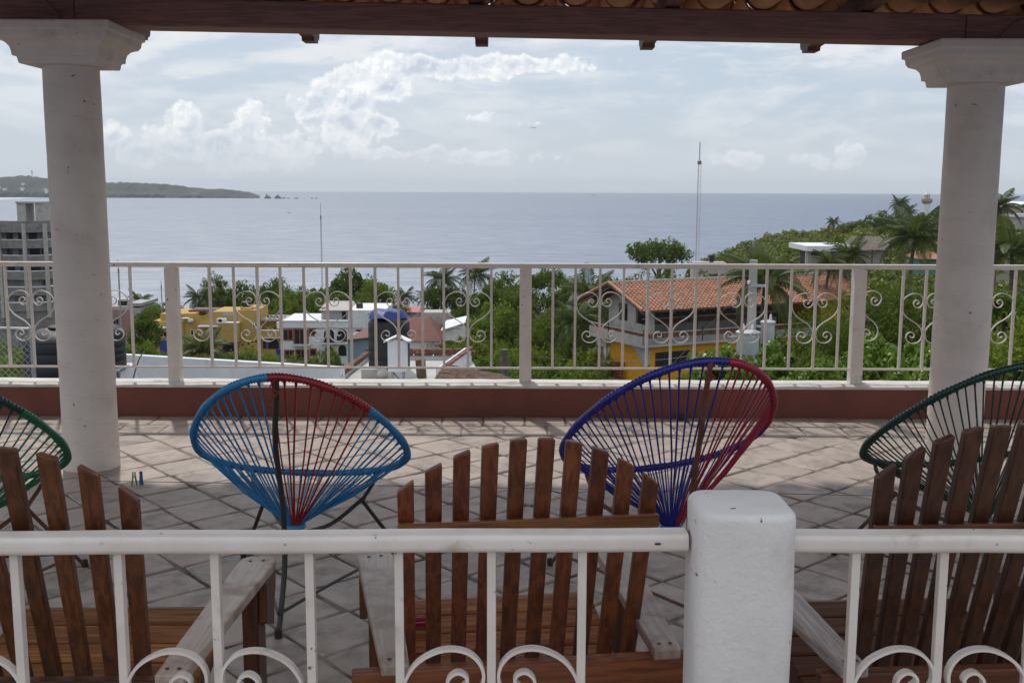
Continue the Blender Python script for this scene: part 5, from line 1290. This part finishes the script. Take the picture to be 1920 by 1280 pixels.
# left tanks
c = at(124, 730, 18.0); water_tank('big ribbed black water tank behind the left column', (c.x, c.y, at(124, 742, 18).z), .64, 1.15)
c = at(190, 692, 18.6); water_tank('black water tank on a white plinth just right of the left column', (c.x, c.y, c.z), .43, .76)
m = MB(); m.box(-.5, .36, -.4, .4, -2.5, 0); o = m.build('tank_plinth', white_w, None, loc=(c.x+.13, c.y, c.z-.002)); tag(o, 'stained white block under the black tank right of the left column', 'plinth')
m = MB(); q0 = Vector((c.x+.52, c.y-.6, c.z)); m.tube([q0+Vector((0, 0, -.6)), q0+Vector((0, 0, 0)), q0+Vector((0, .5, .03))], .025, 8); o = m.build('pipe', mat('grey_pipe', (.12,.12,.125), .5), None, True); tag(o, 'grey pipe running down the plinth of the left black tank', 'pipe')
m = MB(); m.tube(smooth_path([at(249, 722, 17.5), at(254, 700, 17.6), at(262, 676, 17.8), at(270, 664, 18)], 4), .012, 5); o = m.build('cable', iron_dark, None, True); tag(o, 'thin dark cable rising from the pipe beside the left post', 'cable')
# chain link fence at the far left
cf = thing('chain_link_fence', 'chain link fence with a grey top pipe below the tower at the far left', 'fence', (0, 0, 0))
m = MB(); m.tube([at(-60, 622, 16), at(60, 623.5, 16)], .03, 8); m.build('top_pipe', steel_g, cf, True)
m = MB()
za, zz = at(0, 624, 16).z, at(0, 760, 16).z; x0, x1 = at(-60, 640, 16).x, at(60, 640, 16).x
H = za-zz; nn_ = int((x1-x0+H)/.10)
for k in range(nn_):
    x = x0-H+k*.10
    for s_ in (0, 1):
        a, b_ = (x, zz), (x+H, za)
        if a[0] < x0: a = (x0, zz+(x0-x))
        if b_[0] > x1: b_ = (x1, za-(x+H-x1))
        if b_[0] <= a[0]: continue
        if s_: a, b_ = (x0+x1-a[0], a[1]), (x0+x1-b_[0], b_[1])
        m.tube([(a[0], 16+.004*s_, a[1]), (b_[0], 16+.004*s_, b_[1])], .0035, 3, caps=False)
tag(m.build('wire_mesh', steel_g, cf), kind='stuff')
for u in (-58, 58): m = MB(); p = at(u, 620, 16); m.tube([(p.x, p.y, p.z), (p.x, p.y, p.z-3)], .035, 8); m.build('fence_post', steel_g, cf, True)
m = MB(); p = at(946, 655, 40); m.tube([(p.x, p.y, p.z), (p.x, p.y, p.z-4)], [.15, .18], 8); tag(m.build('post_stump', mat('weathered_wood', (.16,.14,.12), .9, (.10,.09,.08), 4), None, True), 'weathered grey post standing among the shrubs left of the middle railing post', 'post')

# ---- house with the tiled roof
HC = (9.3, 75.0); HA = math.atan2(.45, .89)
H = thing('tiled_house', 'unfinished house with orange tiled roof, grey balcony and amber lower walls', 'house', (HC[0], HC[1], 0), HA)
zs = -9.55                          # underside of the upper floor slab at the corner
LX, LY = 21., 7.4
def hb(name, mt, x0, x1, y0, y1, z0, z1, **k): m = MB(); m.box(x0, x1, y0, y1, z0, z1); return m.build(name, mt, H, **k)
hb('floor_slab', conc_l, 0, LX, 0, LY, zs, zs+.16)
hb('balcony_wall', conc_l, 0, .14, 0, LY, zs+.161, zs+.78); hb('balcony_wall', mat('block_wall', (.33,.325,.32), .9, (.26,.255,.25), 2, dirt=(.2,.19,.18), dscale=1.3), .141, LX, 0, .14, zs+.161, zs+.62)
hb('balcony_coping', conc_l, -.02, .16, -.02, LY+.02, zs+1.02, zs+1.10); hb('balcony_coping', conc_l, .161, LX, -.02, .16, zs+.98, zs+1.05)
def lattice(p0, p1, z0, z1, name='lattice_brick'):       # rows of slanted bricks forming an open band
    L = math.hypot(p1[0]-p0[0], p1[1]-p0[1]); n = int(L/.30); d_ = ((p1[0]-p0[0])/L, (p1[1]-p0[1])/L)
    me_ = []
    for s_ in (-1, 1):
        m = MB(); hh = (z1-z0); m.hexa([(-.05-s_*.06, -.05, 0), (.0-s_*.06, -.05, 0), (.0-s_*.06, .05, 0), (-.05-s_*.06, .05, 0), (.03+s_*.06-.02, -.05, hh), (.08+s_*.06-.02, -.05, hh), (.08+s_*.06-.02, .05, hh), (.03+s_*.06-.02, .05, hh)]); me_.append(m.mesh(name, lattice_m))
    th = math.atan2(d_[1], d_[0])
    for i in range(n):
        for s_ in (0, 1):
            q = (i+.25+.5*s_)*L/n; put(name, me_[s_], H, (p0[0]+d_[0]*q, p0[1]+d_[1]*q, z0), (0, 0, th))
lattice((.07, .1), (.07, LY-.1), zs+.781, zs+1.019); lattice((.25, .07), (13, .07), zs+.621, zs+.979)
# upper storey
UX = 1.2
zt = zs+3.02
def wall_holes(name, mt, axis, fixed, a0, a1, z0, z1, th, holes):
    m = MB(); hs = sorted(holes); cur = a0
    def seg(p, q, c, d_):
        if q-p < 1e-4 or d_-c < 1e-4: return
        if axis == 'y': m.box(fixed, fixed+th, p, q, c, d_)
        else: m.box(p, q, fixed, fixed+th, c, d_)
    for (h0, h1, hz0, hz1) in hs: seg(cur, h0, z0, z1); seg(h0, h1, z0, hz0); seg(h0, h1, hz1, z1); cur = h1
    seg(cur, a1, z0, z1); return m.build(name, mt, H)
wall_holes('gable_wall', conc_l, 'y', 1.0, .5, 6.2, zs+.161, zt, .18, [(1.1, 2.5, zs+1.45, zs+2.75), (3.6, 4.8, zs+1.45, zs+2.75)])
m = MB(); m.prism([(.5, zt+.001), (6.2, zt+.001), (LY/2, zt+1.15)], 'x', 1.0, 1.18); m.build('gable_peak', conc_l, H)
hb('back_wall', conc, 1.2, LX, 6.0, 6.2, zs+.161, zt-1.1)
hb('inner_rail', conc, 1.3, 14, 1.9, 2.05, zs+.161, zs+1.35); lattice((1.5, 1.97), (13.5, 1.97), zs+1.351, zs+1.75); hb('inner_coping', conc_l, 1.3, 14, 1.88, 2.08, zs+1.751, zs+1.82)
for x in (1.1, 4.9, 8.8, 12.6, 16.4, 20.3): hb('post', iron_dark if x > 2 else conc_l, x-.09, x+.09, .32, .5, zs+.161, zt-.02)
hb('far_wall', amber_w, 17.0, LX, .55, 5.9, zs+.161, zt-.02)
# roof
zr0 = zt-.32; zrk = zt+1.28; OV = .75
rb = thing  # keep the name free
half = LY/2+OV; rise = zrk-zr0; sl_ = math.hypot(half, rise)
tile_new = mat('new_clay_tile', (.46,.215,.125), .8, (.33,.15,.09), 2.6, 5, dirt=(.20,.125,.09), dscale=1.1, dlo=.50, dhi=.74, rnd=0)
def roof_side(sign):
    m = MB(); cols = 62; rows = 14; x0, x1 = -.55, LX+.4; nseg = 6; vs = []
    rr_ = random.Random(sign+5)
    ystart = LY/2-sign*0  # ridge line
    wd = (x1-x0)/cols
    for r__ in range(rows):
        q0, q1 = r__/rows, (r__+1.12)/rows; q1 = min(q1, 1.01)
        for c_ in range(cols):
            cx = x0+(c_+.5)*wd; lift = rr_.uniform(-.008, .012); k = len(m.v)
            for (q, rad, up) in ((q0, wd*.36, .0), (q1, wd*.47, .035)):
                y = LY/2-sign*half*q; z = zrk-rise*q+up+lift
                for j in range(nseg+1):
                    a = PI*j/nseg; m.v.append((cx+rad*math.cos(a), y, z+rad*.62*math.sin(a)))
            for j in range(nseg): m.f.append((k+j, k+j+1, k+nseg+1+j+1, k+nseg+1+j))
            e = k+nseg+1; m.f.append(tuple(e+j for j in range(nseg+1)))
    tag(m.build('roof_tiles', tile_new, H, True), kind='stuff')
    m = MB(); y1 = LY/2-sign*half
    m.hexa([(x0, LY/2, zrk-.10), (x1, LY/2, zrk-.10), (x1, y1, zr0-.10), (x0, y1, zr0-.10), (x0, LY/2, zrk), (x1, LY/2, zrk), (x1, y1, zr0), (x0, y1, zr0)]); m.build('roof_deck', clay_old, H)
    for i in range(9):
        x = x0+.1+i*2.6; m = MB(); m.hexa([(x, LY/2, zrk-.26), (x+.12, LY/2, zrk-.26), (x+.12, y1+sign*.1, zr0-.24), (x, y1+sign*.1, zr0-.24), (x, LY/2, zrk-.102), (x+.12, LY/2, zrk-.102), (x+.12, y1+sign*.1, zr0-.102), (x, y1+sign*.1, zr0-.102)]); m.build('rafter', beam_w, H)
roof_side(1); roof_side(-1)
m = MB(); m.tube([(-.6, LY/2, zrk+.03), (LX+.45, LY/2, zrk+.03)], .17, 8); m.build('ridge_cap', mat('ridge_mortar', (.36,.33,.31), .9, (.28,.2,.16), 2), H, True)
for s_ in (1, -1):
    for i in range(13):
        q = (i+.5)/13; m = MB(); y = LY/2-s_*half*q; m.tube([(-.62, y-s_*.16, zrk-rise*(q+.02)+.09), (-.62, y+s_*.2, zrk-rise*(q-.05)+.13)], [.13, .10], 7); m.build('verge_tile', clay, H, True)
# lower storey
zl = zs-4.2
hb('lower_wall', amber_w, 1.0, LX, 1.1, LY-1.5, zl, zs-.001); hb('lower_front', amber_w, 1.0, 15, .5, 1.099, zl, zs-.001)
for k in range(4): hb('step_bracket', greyp, .50-k*.003, .99, .5, 2.1-.42*k, zs-.34*(k+1), zs-.34*k-.002)
window(H, 1.5, 4.4, zs-1.45, zs-.55, .5, 4, 1, iron_dark, .1, 'window', .07)
hb('porch_post', white_w, .9, 1.12, LY-1.0, LY-.78, zl, zs-.001); hb('porch_beam', conc_l, .6, 1.2, LY-1.49, LY-.1, zs-.75, zs-.002); hb('porch_post', conc_l, .9, 1.1, LY-.3, LY-.1, zl, zs-.751)
hb('porch_floor', conc_l, -1.6, .99, 3.6, LY+.2, zs-3.5, zs-3.3)
hb('porch_rail', conc_l, -1.6, -1.45, 5.2, LY+.2, zs-3.299, zs-2.9); hb('porch_coping', conc_l, -1.64, -1.41, 5.2, LY+.24, zs-2.5, zs-2.42); hb('porch_post', white_w, -1.65, -1.40, LY+.1, LY+.34, zs-3.299, zs-2.1)
lattice((-1.52, 5.3), (-1.52, LY+.1), zs-2.899, zs-2.501)
for k in range(4): hb('post_cap', iron_dark, -.03+(k > 1)*5.2*(k-1), .03+(k > 1)*5.2*(k-1), (-.03 if k != 1 else 4.6), (.0 if k != 1 else 4.66), zs+.2, zs+1.3)
# folded slatted chairs leaning against the amber wall
for k in range(2):
    fc = thing('folding_chair', ('reddish slatted folding chair leaning on the amber wall, nearer the corner', 'reddish slatted folding chair leaning on the amber wall, nearer the porch')[k], 'chair', (0, 0, 0), 0, 'folded chairs on the porch of the tiled house')
    Mw = Matrix.Translation((HC[0], HC[1], 0)) @ Matrix.Rotation(HA, 4, 'Z')
    fc.location = Mw @ Vector((.45, 4.0+k*.95, zs-3.3)); fc.rotation_euler = (0, R(14), HA)
    fm = mat('folding_wood', (.22,.06,.04), .7, (.14,.04,.03), 3)
    for s_ in (-1, 1):
        m = MB(); m.box(-.05, .02, s_*.36-.03, s_*.36+.03, 0, 1.7); m.build('side_rail', fm, fc)
        m = MB(); m.beam((-.08, s_*.3, .05), (-.08, -s_*.12, 1.2), .05, .05); m.build('leg', fm, fc)
    for i in range(6): m = MB(); m.box(-.03, 0, -.33, .33, .25+i*.24, .35+i*.24); m.build('slat', fm, fc)

# ---- grey house with a flat white roof, thatch, far houses on the right
B = building('flat_roof_house', 'unfinished grey house with a flat white roof slab right of the utility pole', 1550, 500, 120)
B.box('roof_slab', white_w, 1503, 458.5, 1597, 468, -1, 8); B.box('pillar', conc_l, 1504, 468.1, 1509, 530, -.4, .35); B.box('pillar', conc_l, 1511.5, 468.1, 1514, 530, -.2, .2); B.box('pillar', conc_l, 1590, 468.1, 1595, 530, -.4, .35)
B.box('wall', conc, 1547, 468.1, 1589, 530, .6, 5); B.box('back_wall', conc, 1512, 474, 1546.9, 530, 4, .4); B.box('block_row', conc_l, 1521, 479, 1546.8, 530, 1.2, .3); B.win(1555, 478, 1570, 490, .6, 2, 1)
B.box('pipe_vent', greyp, 1551, 454, 1557, 458.4, 2, 1)
B = building('thatched_hut', 'hut with a grey brown thatched roof between the palms on the right', 1640, 480, 135)
th_m = mat('thatch', (.24,.205,.165), .95, (.15,.125,.10), 2.2, 7, stretch=(4, 1, 1), bump=.08, bscale=4)
m = MB(); m.hexa([(B.x(1592), 0, B.z(466)), (B.x(1672), 0, B.z(466)), (B.x(1668), 6, B.z(462)), (B.x(1598), 6, B.z(462)), (B.x(1602), 2.8, B.z(442.5)), (B.x(1655), 2.8, B.z(442.5)), (B.x(1655), 3.2, B.z(442.5)), (B.x(1602), 3.2, B.z(442.5))]); m.build('thatch_roof', th_m, B.o)
for u in (1600, 1630, 1664): B.box('hut_post', bark, u, 466.1, u+2, 500, .4, .15)
B.box('wall', conc_l, 1604, 470, 1662, 500, 2.5, .3)
B = building('orange_kiosk', 'small orange tiled roof peeping between the fronds of the big drooping palm', 1742, 490, 100)
m = MB(); m.hexa([(B.x(1715), 0, B.z(483)), (B.x(1765), 0, B.z(483)), (B.x(1765), 4, B.z(481)), (B.x(1715), 4, B.z(481)), (B.x(1727), 1.9, B.z(470)), (B.x(1752), 1.9, B.z(470)), (B.x(1752), 2.1, B.z(470)), (B.x(1727), 2.1, B.z(470))]); m.build('roof', tile_new, B.o); B.box('wall', mat('teal_wall', (.08,.24,.20), .8), 1722, 483.1, 1762, 512, .5, 3)
B = building('hill_house', 'pale pink house with white roofs on the hill at the right edge', 1900, 420, 160)
B.box('wall', mat('salmon_wall', (.50,.36,.28), .8), 1889, 386, 1990, 425, 2, 8)
m = MB(); m.hexa([(B.x(1884), 1, B.z(386)), (B.x(1925), 1, B.z(377)), (B.x(1925), 10, B.z(377)), (B.x(1884), 10, B.z(386)), (B.x(1884), 1, B.z(384)), (B.x(1925), 1, B.z(375)), (B.x(1925), 10, B.z(375)), (B.x(1884), 10, B.z(384))]); m.build('roof', white_w, B.o)
m = MB(); m.hexa([(B.x(1925.1), 1, B.z(377)), (B.x(1990), 1, B.z(392)), (B.x(1990), 10, B.z(392)), (B.x(1925.1), 10, B.z(377)), (B.x(1925.1), 1, B.z(375)), (B.x(1990), 1, B.z(390)), (B.x(1990), 10, B.z(390)), (B.x(1925.1), 10, B.z(375))]); m.build('roof', white_w, B.o)
B.box('flat_roof', white_w, 1882, 374, 1915, 379, 11, 5); B.box('lower_roof', white_w, 1880, 397, 1911, 403, -2, 3.9); B.box('lower_wall', conc_l, 1884, 403.1, 1909, 425, -1.5, 3); B.box('lower_roof', white_w, 1903, 409, 1960, 414, -4, 1.9); B.win(1912, 391, 1915, 400, 2, 1, 1)
m = MB(); q = [(B.x(1895)+.28*math.cos(a*PI/6), 12, B.z(372)+.28*math.sin(a*PI/6)) for a in range(12)]; m.prism([(a, c_) for a, _, c_ in q], 'y', 11.9, 12); m.build('satellite_dish', conc, B.o)
B.box('roof_tank', blackp, 1909.5, 369.5, 1913, 374, 12, .3)
B = building('low_wall', 'low beige wall among trees behind the ridge of the tiled roof', 1350, 506, 140, 'wall')
B.box('wall_body', conc_l, 1326, 497, 1376, 512, 0, .4); B.box('wall_coping', white_w, 1325, 495.6, 1377, 496.95, -.05, .5)
c = at(1333, 486, 210); water_tank('small black water tank silhouetted near the water right of the mast', (c.x, c.y, c.z-.3), .45, 1.5)
m = MB(); c = at(1333, 487, 211); m.box(-3.5, 3.0, 0, 4, -4, -.3); o = m.build('low_building', conc_l, None, loc=c); tag(o, 'low grey building under the small black tank near the water', 'building')
c = at(1553, 520, 100); o = thing('water_tank', 'wide conical black tank lid showing above the end of the tiled roof', 'water tank', (c.x, c.y, c.z-2), 0, 'black water tanks')
m = MB(); m.lathe([(.55, 0), (.55, 1.95), (.60, 2.0), (.80, 2.28), (.80, 2.36), (.38, 2.72), (.30, 2.86), (.16, 2.90)], 24); m.build('tank_body', blackp, o, True)

# ---- utility pole with transformers
p = at(1412, 484, 35); PZ = p.z; o = thing('utility_pole', 'grey concrete utility pole carrying two white transformers', 'utility pole', (p.x, p.y, 0))
m = MB(); m.tube([(0, 0, -9), (0, 0, PZ)], [.20, .135], 8); m.build('pole', conc_l, o, True)
tr_m = mat('transformer_grey', (.52,.54,.57), .45, (.44,.46,.49), 4, dirt=(.25,.24,.23), dscale=6, dlo=.6, dhi=.75)
def transformer(u0, u1, v0_, v1_, dy):
    x0, x1 = at(u0, 640, 35+dy).x-p.x, at(u1, 640, 35+dy).x-p.x; z0, z1 = at(1412, v1_, 35+dy).z, at(1412, v0_, 35+dy).z; cx = (x0+x1)/2; r_ = (x1-x0)/2
    m = MB(); m.lathe([(r_*.9, z0), (r_*.93, z0+.04), (r_*.93, z1-.1), (r_*1.02, z1-.09), (r_*1.05, z1-.03), (r_*.9, z1), (r_*.3, z1+.03)], 24, (cx, dy)); b_ = m.build('transformer', tr_m, o, True)
    for s_ in (-.4, .35):
        m = MB(); m.lathe([(.028, z1), (.05, z1+.03), (.03, z1+.06), (.05, z1+.09), (.03, z1+.12), (.045, z1+.15), (.022, z1+.20), (.012, z1+.24)], 10, (cx+s_*r_, dy)); m.build('bushing', white_w, b_, True)
    m = MB(); m.box(cx-r_-.12, cx-r_*.8, dy-.05, dy+.05, z1-.22, z1-.16); m.build('lug', tr_m, b_)
transformer(1380, 1424, 617, 660, -.48); transformer(1425, 1452, 598, 641, .12)
zA = at(1412, 532, 35).z; m = MB(); m.box(-.1, .42, -.16, -.08, zA-.04, zA+.04); m.build('cross_arm', tr_m, o)
m = MB(); m.lathe([(.02, zA+.04), (.06, zA+.07), (.03, zA+.1), (.06, zA+.13), (.02, zA+.18)], 10, (-.16, -.12)); m.build('insulator', white_w, o, True)
for v in (655, 670, 685): m = MB(); z = at(1412, v, 35).z; m.tube([(.19*math.cos(k*PI/6), .19*math.sin(k*PI/6), z) for k in range(12)], .018, 5, closed=True); m.build('strap', iron_dark, o)
m = MB(); zz0, zz1 = at(1412, 725, 35).z, at(1412, 669, 35).z; m.lathe([(.10, zz0), (.10, zz1-.08), (.06, zz1)], 12, (.12, -.26)); m.build('meter_tube', tr_m, o, True)
# wires
wm = mat('wire_grey', (.16,.15,.14), .6)
for lab, pts in (('upper black cable sagging from the house porch to the pole', [(1128, 676, 72), (1240, 672, 52), (1330, 655, 42), (1402, 628, 35)]),
                 ('middle thin wire crossing before the amber wall', [(1128, 692, 72), (1230, 690, 54), (1330, 678, 42), (1402, 655, 35)]),
                 ('lower thin wire crossing before the amber wall', [(1128, 708, 72), (1200, 712, 58), (1320, 712, 42), (1404, 700, 35)]),
                 ('thin diagonal wire rising from the shrubs towards the pole top', [(1215, 728, 40), (1300, 640, 38), (1360, 575, 36), (1404, 532, 35)]),
                 ('bundle of wires between the shrubs right of the middle post', [(1010, 668, 60), (1070, 674, 64), (1120, 682, 70), (1140, 690, 72)])):
    m = MB(); m.tube(smooth_path([at(*q) for q in pts], 6), .013, 4); tag(m.build('wire', wm, None), lab, 'wire')
